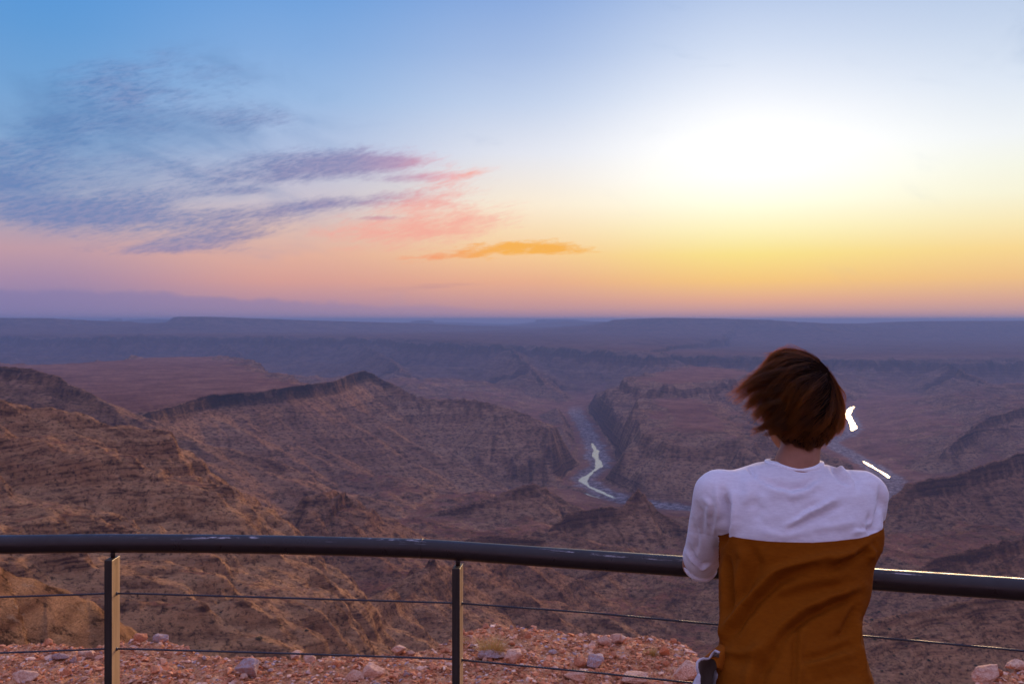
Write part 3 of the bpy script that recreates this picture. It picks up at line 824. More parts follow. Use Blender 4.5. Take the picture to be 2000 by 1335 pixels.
import bmesh
PROTO = []
for s_ in range(14):
    bm = hull_rock(s_*7+1, rnd.choice((12, 16, 22)))
    me = bpy.data.meshes.new('stone'); bm.to_mesh(me); bm.free(); PROTO.append(me)
PM = {}
def stone_mesh(i, mi):
    if (i, mi) not in PM:
        me = PROTO[i].copy(); me.materials.append(MR[mi]); PM[(i, mi)] = me
    return PM[(i, mi)]
def gz(x, y): return float(ledge_z(np.array([[x]]), np.array([[y]]))[0, 0])
def hit(px, py):
    """where the sight line through a pixel meets the ledge"""
    y = 2.5*F/(py-HZ)
    for _ in range(12):
        x = (px-1000)/F*y; y = y*.5+.5*(CAMZ-gz(x, y))*F/(py-HZ)
    return (px-1000)/F*y, y
def stone(px, py, wpx, hk, mi, label, rot=None, i=None, group=None, sink=.3, asp=1.0, name='rock'):
    x, y = hit(px, py); z = gz(x, y); s = wpx/F*y*.5
    o = bpy.data.objects.new(name, stone_mesh(rnd.randrange(14) if i is None else i, mi)); COL.objects.link(o)
    o.scale = (s*1.08, s*asp, s*hk/.75); o.location = (x, y+s*asp*.5, z+s*hk*(1-sink*1.2))
    o.rotation_euler = (rnd.uniform(-.2, .2), rnd.uniform(-.2, .2), rnd.uniform(0, .5) if rot is None else rot)
    return tag(o, label, 'rock', group)
stone(1345, 1332, 62, .8, 0, 'large rounded pale pink boulder half sunk in gravel, at the left of the person', i=2)
stone(1180, 1262, 34, .7, 0, 'rounded cream stone near the crest of the rim, right of the grass tuft', i=1)
stone(1216, 1256, 24, .9, 0, 'small upright cream block standing beside a dark stone near the rim crest', i=4)
stone(1196, 1256, 20, .7, 2, 'small dark stone wedged between two cream stones near the rim crest', i=5)
stone(1003, 1297, 46, .75, 0, 'pale cream boulder right of the dry grass tuft, just above the lower cable', i=6)
stone(962, 1291, 70, .35, 2, 'flat grey slab lying at the foot of the dry grass tuft', i=7)
stone(1160, 1305, 56, .6, 2, 'low mauve grey boulder just above the lower cable in the middle of the slope', i=8)
stone(1300, 1280, 32, .7, 1, 'dark red stone with a shadowed hollow above the big pale boulder', i=9)
stone(1245, 1226, 26, .6, 2, 'lilac grey stone on the skyline of the rim, far side of the gravel', i=10)
stone(1128, 1334, 60, .5, 0, 'broad pale pink rock at the bottom edge, below the lower cable', i=11)
stone(1240, 1335, 64, .45, 0, 'flat pink slab at the bottom edge between the cable and the big boulder', i=12)
stone(482, 1322, 58, .7, 2, 'blocky grey pink boulder right of the first post, at the bottom edge', i=3)
stone(40, 1334, 60, .4, 0, 'flat white stone at the bottom left corner', i=0)
stone(728, 1324, 58, .6, 0, 'pale pink boulder left of the second post, just under the lower cable', i=13)
stone(690, 1334, 40, .8, 0, 'upright cream rock at the bottom edge left of the second post', i=2)
stone(310, 1255, 34, .6, 2, 'lilac grey stone on the rim skyline between the two posts', i=5)
stone(780, 1278, 34, .7, 0, 'small lilac white stone left of the second post on the rim slope', i=4)
stone(115, 1290, 36, .5, 2, 'flat brown grey stone left of the first post, in the open gravel', i=7)
stone(1928, 1330, 78, .42, 0, 'long pale slab at the broken rim edge, bottom right corner', i=8, rot=.1)
stone(1990, 1312, 50, .55, 0, 'blocky cream stone topping the rim edge at the right border', i=1)
stone(1955, 1322, 26, .8, 1, 'small reddish stone between the two pale rocks, bottom right', i=9)
stone(1893, 1338, 24, .8, 0, 'small cream stone at the left tip of the bottom right rim edge', i=6)
def in_view_spot(lo=None):
    while True:
        px = rnd.uniform(-120, 2080); py = rnd.uniform(1216, 1400)
        e = float(np.interp(px, [q[0] for q in EDGE], [q[1] for q in EDGE]))
        if py > e+3 and not (1405 < px < 1690): return px, py
zones = [(0, 235, 'small angular pink or orange stone in the gravel left of the first post', 'loose stones left of the first post'),
         (235, 890, 'small angular pink or orange stone in the gravel between the two posts', 'loose stones between the posts'),
         (890, 1420, 'small angular pink or orange stone in the gravel right of the second post', 'loose stones right of the second post'),
         (1420, 3000, 'small angular pale stone on the rim edge in the bottom right corner', 'loose stones in the right corner')]
k = 0
while k < 210:
    px, py = in_view_spot()
    if py > 1340 or px < 0 or px > 2000: continue
    wv_ = min(34, 8+rnd.expovariate(1/7.0))
    zn = [z for z in zones if z[0] <= px < z[1]][0]
    stone(px, py, wv_, rnd.uniform(.45, .9), rnd.choice((0, 0, 1, 1, 1, 2)), zn[2], rot=rnd.uniform(0, 6), group=zn[3], name='stone'); k += 1
# gravel nobody would count
small = []
for s_ in range(8):
    bm = hull_rock(900+s_, 9, False); bmesh.ops.triangulate(bm, faces=bm.faces)
    small.append((np.array([v.co[:] for v in bm.verts]), np.array([[v.index for v in f.verts] for f in bm.faces]))); bm.verts.ensure_lookup_table(); bm.free()
for mi, cnt in ((0, 4200), (1, 7500), (2, 1300)):
    Vs, Fs, o_ = [], [], 0
    pxs = np.array([in_view_spot() for _ in range(cnt)])
    ys_ = 2.5*F/(pxs[:, 1]-HZ)
    for (px, py), y in zip(pxs, ys_):
        x = (px-1000)/F*y
        s = (2.0+rnd.expovariate(1/3.4))/F*y*.5*1.1
        s = min(s, .045)
        v, f = small[rnd.randrange(8)]
        a, b2 = rnd.uniform(0, 6.28), rnd.uniform(-.5, .5)
        M = np.array(Matrix.Rotation(a, 3, 'Z') @ Matrix.Rotation(b2, 3, 'X'))
        v = (v*np.array([s*rnd.uniform(.8, 1.5), s, s*rnd.uniform(.5, 1)])) @ M.T
        Vs.append(v+np.array([x, y, 0])); Fs.append(f+o_); o_ += len(v)
    cen = np.array([[v[:, 0].mean(), v[:, 1].mean()] for v in Vs])
    zc = ledge_z(cen[:, 0][:, None], cen[:, 1][:, None])[:, 0]
    for v, z in zip(Vs, zc): v[:, 2] += z+.004
    g = mesh_np('gravel', np.concatenate(Vs), np.concatenate(Fs), MR[mi], smooth=False); tag(g, kind='stuff')

# ------------------------------------------------------------------ dry grass tufts
mgx, nt, b = mat_new('dry_grass', .8, .2)
oi = nt.nodes.new('ShaderNodeNewGeometry'); rn = N(nt, oi.outputs['Random Per Island'])
setc(nt, b, rn.ramp([(0, (.36,.22,.07)), (.5, (.55,.38,.13)), (1, (.46,.25,.06))]))
b.inputs['Subsurface Weight'].default_value = 0
def tuft(px, py, wpx, hpx, n, label):
    x, y = hit(px, py); z = gz(x, y); W = wpx/F*y; H = hpx/F*y
    r = random.Random(int(px)); V, Fc = [], []
    for i in range(n):
        a = r.uniform(0, 6.28); q = math.sqrt(r.random())*W*.22
        x0, y0 = q*math.cos(a), q*math.sin(a); sp = r.uniform(.1, 1.0)
        a2 = a+r.uniform(-.6, .6); L = H*r.uniform(.5, 1.05)
        tx, ty = x0+math.cos(a2)*W*.42*sp, y0+math.sin(a2)*W*.42*sp
        wd = r.uniform(.0012, .0026); px_, py_ = -math.sin(a2)*wd, math.cos(a2)*wd
        o = len(V)
        for k in range(4):
            t = k/3; cx = x0+(tx-x0)*t**1.5; cy_ = y0+(ty-y0)*t**1.5; cz = L*(t-.18*sp*t*t)
            ww = 1-t*.85
            V += [(cx-px_*ww, cy_-py_*ww, cz), (cx+px_*ww, cy_+py_*ww, cz)]
        for k in range(3): Fc.append([o+2*k, o+2*k+1, o+2*k+3, o+2*k+2])
    o = mesh_np('grass_tuft', V, Fc, mgx, smooth=False); o.location = (x, y, z-.01)
    tag(o, label, 'grass tuft')
tuft(962, 1283, 84, 46, 520, 'bushy straw-coloured grass tuft growing behind a flat grey slab, right of the second post')
tuft(1272, 1277, 40, 16, 130, 'small low yellow grass clump on the rim slope above the big pale boulder')
tuft(905, 1254, 26, 14, 70, 'small thin grass clump on the rim edge just behind the second post')

# ------------------------------------------------------------------ railing
rp_ = [(-260,1071),(-100,1066),(0,1062.6),(210,1060.2),(400,1061),(560,1063.5),(700,1067),(780,1069),(830,1070.8),(895,1074.8),(1100,1089.2),(1340,1105.4),(1700,1130),(2000,1150.5),(2300,1171),(2500,1185)]
RD = .60; ZR = CAMZ-RD
def rail_pt(px):
    py = np.interp(px, [q[0] for q in rp_], [q[1] for q in rp_]); y = RD*F/(py-HZ)
    return np.array([(px-1000)/F*y, y, ZR])
mr, nt, b = mat_new('painted_steel_rail', .34, .35)
p = objco(nt)
sc1 = noise(nt, vscale(nt, p, (3.5, 7, 130)), 1.0, 8, .74); n2_ = noise(nt, vscale(nt, p, (26, 26, 90)), 1.0, 6, .7)
zt_ = sep(nt, p)[2]
wear = (sc1.maprange(.57, .62)*n2_.maprange(.45, .6))*(zt_-ZR).maprange(.013, .022)*.8
c = mixc(nt, noise(nt, p, 5, 4, .5), (.018,.0095,.009), (.028,.016,.015))
c = mixc(nt, wear, c, (.62,.55,.56))
setc(nt, b, c); rr = noise(nt, p, 30, 5, .6).maprange(.3, .7, .26, .5); nt.links.new(rr.s, b.inputs['Roughness'])
bump(nt, b, sc1, .15, .002)
rail = empty('railing', tuple(rail_pt(895)*[1, 1, 0])); tag(rail, 'dark brown tubular railing on flat steel posts with two thin cables, along the canyon rim', 'railing')
bpy.context.view_layer.update()
def rel(pts): return np.array(pts)-np.array(rail.location)
ps = [rail_pt(x) for x in (-260,-180,-100,0,100,210,300,400,480,560,640,700,750,800,830,860,895,960,1100,1340,1700,2000,2300,2500)]
V, Fc = tube(rel(ps), .0249, 28); mesh_np('handrail', V, Fc, mr, rail)
# weld seam ring where two tubes join
q0, q1 = rail_pt(822), rail_pt(826); V, Fc = tube(rel([q0, q1]), .0256, 28); mesh_np('weld', V, Fc, mr, rail)
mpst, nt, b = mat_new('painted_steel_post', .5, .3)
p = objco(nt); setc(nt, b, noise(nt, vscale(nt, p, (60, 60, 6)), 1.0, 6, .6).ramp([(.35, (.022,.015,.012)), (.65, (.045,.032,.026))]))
mpw, nt, b = mat_new('lit_worn_post_face', .42, .5)  # wide faces: sunlit tan put into the colour, along with scratched wear
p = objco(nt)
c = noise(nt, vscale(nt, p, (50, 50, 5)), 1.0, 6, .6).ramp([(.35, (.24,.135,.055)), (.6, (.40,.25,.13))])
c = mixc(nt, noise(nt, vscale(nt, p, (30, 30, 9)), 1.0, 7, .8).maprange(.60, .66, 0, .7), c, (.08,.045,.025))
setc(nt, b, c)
mcb, nt, b = mat_new('steel_cable', .45, .5); b.inputs['Metallic'].default_value = .6
c = N(nt, nt.nodes.new('ShaderNodeNewGeometry').outputs['Position']); setc(nt, b, (.06,.055,.065))
CB = {'upper': [(-260,1172),(0,1165),(203,1158.5),(232,1157.3),(500,1165),(885,1176.5),(906,1177.5),(1160,1196),(1405,1219),(1700,1242.5),(2000,1270),(2500,1316)],
      'lower': [(-260,1283),(0,1274),(203,1266),(232,1265.5),(500,1273),(885,1285.5),(906,1288),(1150,1311),(1350,1332),(1700,1366),(2000,1396),(2500,1445)]}
TW, TD = .0205, .058
def post(px, yaw, top_gap=.012, label=None):
    q = rail_pt(px); e = empty('post', (0, 0, 0)); e.parent = rail
    e.location = Vector(tuple(rel(q))) ; e.location.z = 0; e.rotation_euler.z = yaw
    m = MB(); m.box((-TW/2, -TD/2, -.02), (TW/2, TD/2, ZR-.025-top_gap))
    return e, m
for px, yaw in ((-560, .0), (221, .02), (894, -.10), (1545, -.14), (2290, -.14)):
    if px < -300: continue
    q = rel(rail_pt(px)); c_, s_ = math.cos(yaw), math.sin(yaw)
    m = MB(); m.box((-TW/2, -TD/2, -.02), (TW/2, TD/2, ZR-.025-.013))
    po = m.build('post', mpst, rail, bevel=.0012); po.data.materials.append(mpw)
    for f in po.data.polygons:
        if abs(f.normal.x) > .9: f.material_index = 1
    po.location = (q[0], q[1]-.006, 0); po.rotation_euler.z = yaw
    # stub pin between post and handrail, base plate
    V, Fc = tube([(0, .006, ZR-.045), (0, .006, ZR-.012)], .0062, 14); mesh_np('pin', V, Fc, mr, po)
    m = MB(); m.box((-.06, -.07, -.002), (.06, .07, .010)); m.build('base_plate', mpst, po, bevel=.002)
    for nm in CB:
        py = np.interp(px, [a[0] for a in CB[nm]], [a[1] for a in CB[nm]]); z = CAMZ-(py-HZ)/F*(q[1]+rail.location.y)
        V, Fc = tube([(-TW/2-.0025, 0.004, z), (TW/2+.0025, 0.004, z)], .0048, 12); mesh_np('grommet', V, Fc, mcb, po)
for nm, l in CB.items():
    pts = []
    for px in np.concatenate([np.arange(-260, 2500, 40), [2500]]):
        py = np.interp(px, [a[0] for a in l], [a[1] for a in l]); q = rail_pt(px)
        pts.append(((px-1000)/F*q[1], q[1], CAMZ-(py-HZ)/F*q[1]))
    # a three-strand wire rope
    P = np.array(pts); L_ = np.r_[0, np.cumsum(np.linalg.norm(np.diff(P, axis=0), axis=1))]
    s = np.arange(0, L_[-1], .004); Pi = np.stack([np.interp(s, L_, P[:, d]) for d in range(3)], -1)
    m = MB()
    T = np.gradient(Pi, axis=0); T /= np.linalg.norm(T, axis=1)[:, None]; A = np.cross(T, [0, 0, 1.0]); B_ = np.cross(T, A)
    for k in range(3):
        ph = s/.022*6.2832+k*2.0944
        V, Fc = tube(rel(Pi+(A*np.cos(ph)[:, None]+B_*np.sin(ph)[:, None])*.0013), .0016, 5); m.add(V, Fc)
    m.build('cable', mcb, rail, smooth=True)
# ------------------------------------------------------------------ the person leaning on the handrail
V3 = lambda px, py, y: np.array(PT(px, py, y))
per = empty('person', (0.60, 1.98, 0)); 
tag(per, 'person seen from behind in a white and rust colour-block T-shirt, leaning on the handrail', 'person')
bpy.context.view_layer.update()
PO = np.array(per.location)
msk, nt, b = mat_new('skin', .5, .35)
p = objco(nt); c = noise(nt, p, 40, 5, .6).ramp([(.3, (.26,.100,.052)), (.7, (.34,.140,.078))]); setc(nt, b, c)
b.inputs['Subsurface Weight'].default_value = .12; b.inputs['Subsurface Radius'].default_value = (.01,.004,.002)
bump(nt, b, noise(nt, p, 300, 3, .6), .15, .001)

# joints
HEAD = V3(1559, 790, 2.262)            # centre of the skull
CHIN = HEAD+np.array([.0, .085, -.095])
NECK = V3(1552, 905, 2.205); C7 = V3(1552, 940, 2.17)
SH_L = V3(1408, 968, 2.20); SH_R = V3(1688, 966, 2.215)
EL_L = V3(1359, 1102, 2.345); EL_R = V3(1678, 1104, 2.26)
PELV = V3(1548, 1320, 2.03)
rl = rail_pt(1420); rr_ = rail_pt(1660)
WR_L = np.array([rl[0]+.045, rl[1]+.155, ZR+.075]); WR_R = np.array([rr_[0]-.03, rr_[1]+.17, ZR+.07])
HIP_L = PELV+np.array([-.085, 0, -.02]); HIP_R = PELV+np.array([.085, 0, -.02])
KN_L = np.array([HIP_L[0]-.01, 1.99, .47]); KN_R = np.array([HIP_R[0]+.02, 1.93, .47])
AN_L = np.array([HIP_L[0]-.01, 1.93, .095]); AN_R = np.array([HIP_R[0]+.05, 1.83, .095])
hrot = Matrix.Rotation(math.radians(-4), 3, 'Y') @ Matrix.Rotation(math.radians(8), 3, 'X')
def chain(X, Y, Z, P, R_, k=.004):
    d = None
    for i in range(len(P)-1):
        q = cone(X, Y, Z, P[i], P[i+1], R_[i], R_[i+1]); d = q if d is None else smin(d, q, k)
    return d
def hand_fn(X, Y, Z, wr, fwd, up, side, curl):
    """palm, four unequal fingers with bent knuckles, thumb from the side of the palm. side: thumb direction"""
    fwd = fwd/np.linalg.norm(fwd); side = side-fwd*side.dot(fwd); side /= np.linalg.norm(side); up = np.cross(side, fwd); up = up if up[2] > 0 else -up
    d = None
    for t in (-.026, -.009, .009, .026):
        q = cone(X, Y, Z, wr+fwd*.012+side*t*.55, wr+fwd*.082+side*t, .0145, .0115); d = q if d is None else smin(d, q, .012)
    for t, L in ((.0285, .066), (.0095, .075), (-.0095, .070), (-.0275, .056)):
        a = wr+fwd*.084+side*t; P = [a]; ang = .25
        for f_, r_ in ((.45, 0), (.32, 0), (.23, 0)):
            ang += curl
            a = a+(fwd*math.cos(ang)-up*math.sin(ang)+side*t*1.2)*L*f_*1.0; P.append(a)
        d = smin(d, chain(X, Y, Z, P, [.0092, .0085, .0078, .0066], .002), .004)
    a = wr+fwd*.022+side*.026; P = [a, a+fwd*.026+side*.022-up*.008, a+fwd*.055+side*.030-up*.016, a+fwd*.078+side*.028-up*.024]
    return smin(d, chain(X, Y, Z, P, [.0135, .0108, .0095, .0075], .003), .008)
def body_fn(X, Y, Z):
    d = ell(X, Y, Z, HEAD, (.072, .090, .098), hrot)
    d = smin(d, ell(X, Y, Z, HEAD+np.array([0, .028, -.052]), (.056, .066, .066), hrot), .03)        # jaw
    d = smin(d, cone(X, Y, Z, CHIN+np.array([0, -.008, .004]), CHIN+np.array([0, -.02, .01]), .017, .02), .03)
    nz = HEAD+np.array([0, .098, -.022]); d = smin(d, cone(X, Y, Z, nz+np.array([0, -.012, .03]), nz, .006, .0105), .012)  # nose
    for s in (-1, 1):
        d = smax(d, -ell(X, Y, Z, HEAD+np.array([s*.031, .097, .008]), (.017, .012, .012)), .012)     # eye sockets
        d = smin(d, ell(X, Y, Z, HEAD+np.array([s*.031, .078, .006]), (.012, .012, .012)), .003)
        e = HEAD+np.array([s*.073, -.002, -.012])
        d = smin(d, smax(ell(X, Y, Z, e, (.008, .018, .030)), -ell(X, Y, Z, e+np.array([s*.008, .004, 0]), (.006, .010, .018)), .004), .005)
    mo = HEAD+np.array([0, .090, -.055])
    d = smin(d, cone(X, Y, Z, mo+np.array([-.017, 0, 0]), mo+np.array([.017, 0, 0]), .0065, .0065), .006)
    d = smax(d, -cone(X, Y, Z, mo+np.array([-.018, .007, -.0005]), mo+np.array([.018, .007, -.0005]), .0015, .0015), .003)
    d = smin(d, cone(X, Y, Z, HEAD+np.array([0, -.025, -.06]), NECK+np.array([0, -.01, -.02]), .0395, .0405), .02)
    # cords at the nape
    for s in (-1, 1): d = smin(d, cone(X, Y, Z, HEAD+np.array([s*.022, -.052, -.07]), C7+np.array([s*.030, .006, -.005]), .012, .018), .018)
    d = smin(d, cone(X, Y, Z, C7+np.array([0, .02, -.03]), NECK, .05, .040), .02)
    for s, sh in ((-1, SH_L), (1, SH_R)):
        d = smin(d, cone(X, Y, Z, C7+np.array([s*.03, .01, -.02]), sh+np.array([-s*.02, .005, -.008]), .035, .032), .02)
    d = smin(d, ell(X, Y, Z, V3(1555, 1040, 2.20), (.118, .072, .11)), .03)
    d = smin(d, ell(X, Y, Z, V3(1545, 1190, 2.12), (.094, .056, .11)), .02)
    d = smin(d, ell(X, Y, Z, PELV+np.array([0, .012, 0]), (.108, .060, .085)), .02)
    for sh, el, wr in ((SH_L, EL_L, WR_L), (SH_R, EL_R, WR_R)):
        d = smin(d, cone(X, Y, Z, sh+np.array([0, .005, -.012]), el, .034, .029), .015)
        mid = el*.65+wr*.35
        f = smin(cone(X, Y, Z, el, mid, .031, .035), cone(X, Y, Z, mid, wr, .035, .0215), .01)
        d = smin(d, f, .008)
    for h, k, a in ((HIP_L, KN_L, AN_L), (HIP_R, KN_R, AN_R)):
        d = smin(d, cone(X, Y, Z, h+np.array([0, .012, 0]), k, .058, .048), .03)
        cf = k*.7+a*.3+np.array([0, -.012, 0])
        d = smin(d, smin(cone(X, Y, Z, k, cf, .050, .050), cone(X, Y, Z, cf, a, .050, .031), .02), .015)
        d = smin(d, cone(X, Y, Z, a+np.array([0, .0, -.04]), a+np.array([0, .14, -.065]), .034, .025), .02)
    fl = (WR_L-EL_L); fr = (WR_R-EL_R)
    d = smin(d, hand_fn(X, Y, Z, WR_L, fl*[1, 1, .2]+np.array([.02, 0, 0]), None, np.array([1.0, 0, .35]), .38), .01)
    d = smin(d, hand_fn(X, Y, Z, WR_R, fr*[1, 1, .2]+np.array([-.02, 0, 0]), None, np.array([-1.0, 0, .35]), .38), .01)
    return d
def obj_sdf(name, f, lo, hi, h, mat, parent, it=2, post=None, attrs=None):
    V, Fq = surf(f, lo, hi, h); V = relax(V, Fq, it)
    if post is not None: V = post(V, Fq)
    at = attrs(V) if attrs else None
    return mesh_np(name, V-PO, Fq, mat, parent, True, at)
HQ = .0045
body = obj_sdf('body', body_fn, (.25, 1.70, 0.0), (.98, 2.86, 1.56), HQ, msk, per, 2)

# ---- T-shirt
TR = [  # py, left, right, depth of the centre, half thickness
 (898,1530,1575,2.215,.030),(906,1482,1612,2.215,.047),(913,1462,1628,2.213,.060),(922,1430,1662,2.21,.072),(935,1410,1692,2.206,.083),(955,1396,1706,2.20,.095),
 (990,1396,1716,2.195,.107),(1040,1402,1719,2.185,.113),(1062,1406,1716,2.175,.114),(1090,1409,1702,2.165,.112),(1120,1408,1697,2.15,.108),(1165,1407,1690,2.125,.104),(1195,1407,1677,2.105,.102),
 (1220,1408,1676,2.09,.102),(1245,1409,1679,2.075,.104),(1262,1410,1683,2.065,.107),(1290,1403,1689,2.045,.111),(1335,1400,1703,2.02,.116),(1400,1396,1716,1.995,.120),(1450,1392,1722,1.985,.122),(1500,1392,1724,1.98,.122)]
tz = np.array([CAMZ-(r[0]-HZ)/F*r[3] for r in TR])
txl = np.array([(r[1]-1000)/F*r[3] for r in TR]); txr = np.array([(r[2]-1000)/F*r[3] for r in TR])
tyc = np.array([r[3] for r in TR]); tb = np.array([r[4] for r in TR])
o_ = np.argsort(tz)
def tint(Z, a): return np.interp(Z, tz[o_], a[o_])
ZHEM = 1.6-(1438-HZ)/F*1.985
CUF_L = V3(1369, 1106, 2.335)
def shirt_fn(X, Y, Z, grow=0.0):
    xl, xr, yc, bb = tint(Z, txl), tint(Z, txr), tint(Z, tyc), tint(Z, tb)
    a = (xr-xl)/2+grow; bb = bb+grow; cx = (xl+xr)/2
    pw = 2.5
    k = (np.abs((X-cx)/a)**pw+np.abs((Y-yc)/bb)**pw)**(1/pw)
    d = (k-1)*np.minimum(a, bb)*.9
    d = np.maximum(d, (Z-(CAMZ-(897-HZ)/F*2.2)))
    # hollow of the spine and shoulder blades
    s1 = cone(X, Y, Z, V3(1404, 966, 2.205), V3(1371, 1085, 2.315), .0555+grow, .0405+grow)
    s1 = smin(s1, cone(X, Y, Z, V3(1371, 1085, 2.315), V3(1369, 1104, 2.335), .0405+grow, .037+grow), .01)
    s2 = cone(X, Y, Z, V3(1689, 968, 2.21), V3(1682, 1085, 2.245), .0485+grow, .033+grow)
    d = smin(d, s1, .016); d = smin(d, s2, .014)
    # top of the shoulders
    d = smin(d, cone(X, Y, Z, V3(1500, 945, 2.19), V3(1425, 955, 2.2), .036+grow, .034+grow), .02)
    d = smin(d, cone(X, Y, Z, V3(1610, 945, 2.19), V3(1678, 952, 2.2), .036+grow, .036+grow), .02)
    return d
def shirt_cut(X, Y, Z, d):
    # neck opening, hem and cuffs cut open
    q = V3(1551, 908, 2.214)
    ax = np.array([.03, .12, .99]); ax /= np.linalg.norm(ax)
    px, py, pz = X-q[0], Y-q[1], Z-q[2]; t = px*ax[0]+py*ax[1]+pz*ax[2]
    r = np.sqrt(((px-t*ax[0])/1.04)**2+(py-t*ax[1])**2+(pz-t*ax[2])**2)
    d = np.maximum(d, -np.maximum(r-.0485, -(t+.05)))
    d = np.maximum(d, ZHEM-Z)
    return d
def shirt_all(X, Y, Z):
    d = shirt_cut(X, Y, Z, shirt_fn(X, Y, Z))
    inn = shirt_fn(X, Y, Z, -.006)
    # hollow near the hem
    d = np.maximum(d, -np.maximum(inn, Z-(ZHEM+.03)))
    for c, a_ in ((V3(1369, 1104, 2.335), EL_L-SH_L), (V3(1682, 1085, 2.245), EL_R-SH_R)):
        a_ = a_/np.linalg.norm(a_)
        t = (X-c[0])*a_[0]+(Y-c[1])*a_[1]+(Z-c[2])*a_[2]
        near = np.sqrt((X-c[0])**2+(Y-c[1])**2+(Z-c[2])**2)-.085
        cut = np.maximum(near, -t+.016)
        d = np.maximum(d, -cut)
        d = np.maximum(d, -np.maximum(np.maximum(inn, near), -t-.006))
    return d
# creases: (polyline in photo pixels on the back of the shirt, width px, height mm)
def cr(*p): return [(1300+x/2.857, 868+y/2.857) for x, y in p]
FOLDS = [
 (cr((318,1105),(352,1010),(430,905),(520,790),(600,715),(720,665),(900,625),(1040,610)), 9, 6.5),
 (cr((345,1090),(420,985),(520,860),(640,760),(760,715)), 9, -5.5),
 (cr((345,640),(358,720),(372,830),(352,930)), 6, -7), (cr((325,640),(330,780),(318,1000),(322,1095)), 6, 3.5),
 (cr((400,560),(440,640),(400,760),(380,870)), 10, 4.5), (cr((470,560),(520,660),(470,780),(420,880)), 11, -4),
 (cr((640,1090),(700,1020),(790,955),(900,900),(1000,865),(1075,825)), 9, -7), (cr((600,1090),(680,985),(780,915),(900,862),(1010,828),(1090,790)), 12, 5.5),
 (cr((640,1090),(590,1180),(540,1260),(520,1400)), 13, -5), (cr((560,1080),(500,1180),(460,1300),(450,1400)), 14, 4.5),
 (cr((735,1000),(725,1120),(715,1400)), 6, -3), (cr((760,1030),(748,1150),(740,1400)), 8, 2.5),
 (cr((1065,900),(1030,970),(1000,1040),(930,1080)), 8, -4.5), (cr((1070,960),(1062,1060),(1075,1140),(1120,1300)), 7, 5),
 (cr((900,700),(1000,660),(1090,610),(1150,555)), 8, -4.5), (cr((860,670),(990,625),(1080,585),(1130,540)), 8, 4), (cr((1130,560),(1150,600),(1135,640)), 6, 4),
 (cr((760,1210),(900,1165),(1060,1110)), 9, -3.5), (cr((760,1250),(900,1205),(1080,1150)), 11, 3), (cr((800,1330),(950,1290),(1100,1270)), 12, -3),
 (cr((350,1180),(470,1230),(600,1240)), 14, -2.5), (cr((310,1150),(420,1170),(520,1150)), 9, 2.5),
 (cr((600,820),(760,770),(900,740),(1040,720)), 16, 3), (cr((560,880),(720,830),(860,800),(1000,770)), 12, -2.5),
 (cr((670,455),(760,395),(860,350),(950,300)), 7, 4), (cr((690,480),(790,420),(880,385),(970,340)), 7, -3.5), (cr((700,420),(780,365),(850,330)), 6, -2.5),
 (cr((540,190),(620,225),(700,245),(780,225),(850,180)), 7, -4.5), (cr((520,215),(620,262),(700,285),(790,262),(880,205)), 8, 3.2),
 (cr((925,105),(955,160),(1010,215)), 5, -4.5), (cr((950,95),(985,150),(1040,200)), 6, 3.5), (cr((1020,140),(1060,190),(1075,250)), 6, -2.5),
 (cr((1080,470),(1130,460),(1190,480)), 5, -3), (cr((1140,380),(1135,450),(1150,500)), 5, -3), (cr((1040,500),(1110,470),(1160,420)), 5, 2.5),
 (cr((325,260),(345,340),(345,430),(322,520),(295,575)), 7, -8), (cr((370,250),(385,350),(380,440),(350,510)), 8, 4), (cr((290,230),(300,330),(295,430),(275,520)), 9, 3.5),
 (cr((215,300),(250,330),(235,400),(250,470)), 6, 3), (cr((180,330),(205,400),(195,470),(215,540)), 6, -3), (cr((150,430),(175,520),(165,600)), 5, -3), (cr((130,560),(150,620),(200,670),(260,660)), 4, -3.2),
 (cr((120,600),(160,655),(205,690),(265,655)), 3.5, 2.5), (cr((480,300),(520,360),(500,430)), 12, -2), (cr((450,180),(470,260),(430,340)), 12, 2.5),
 (cr((500,480),(640,505),(780,490)), 10, 2), (cr((820,470),(960,450),(1080,430)), 9, 1.8), (cr((460,130),(480,150),(500,185)), 4, -3),
 (cr((1195,250),(1205,330),(1180,420),(1165,480)), 6, -4.5),
]
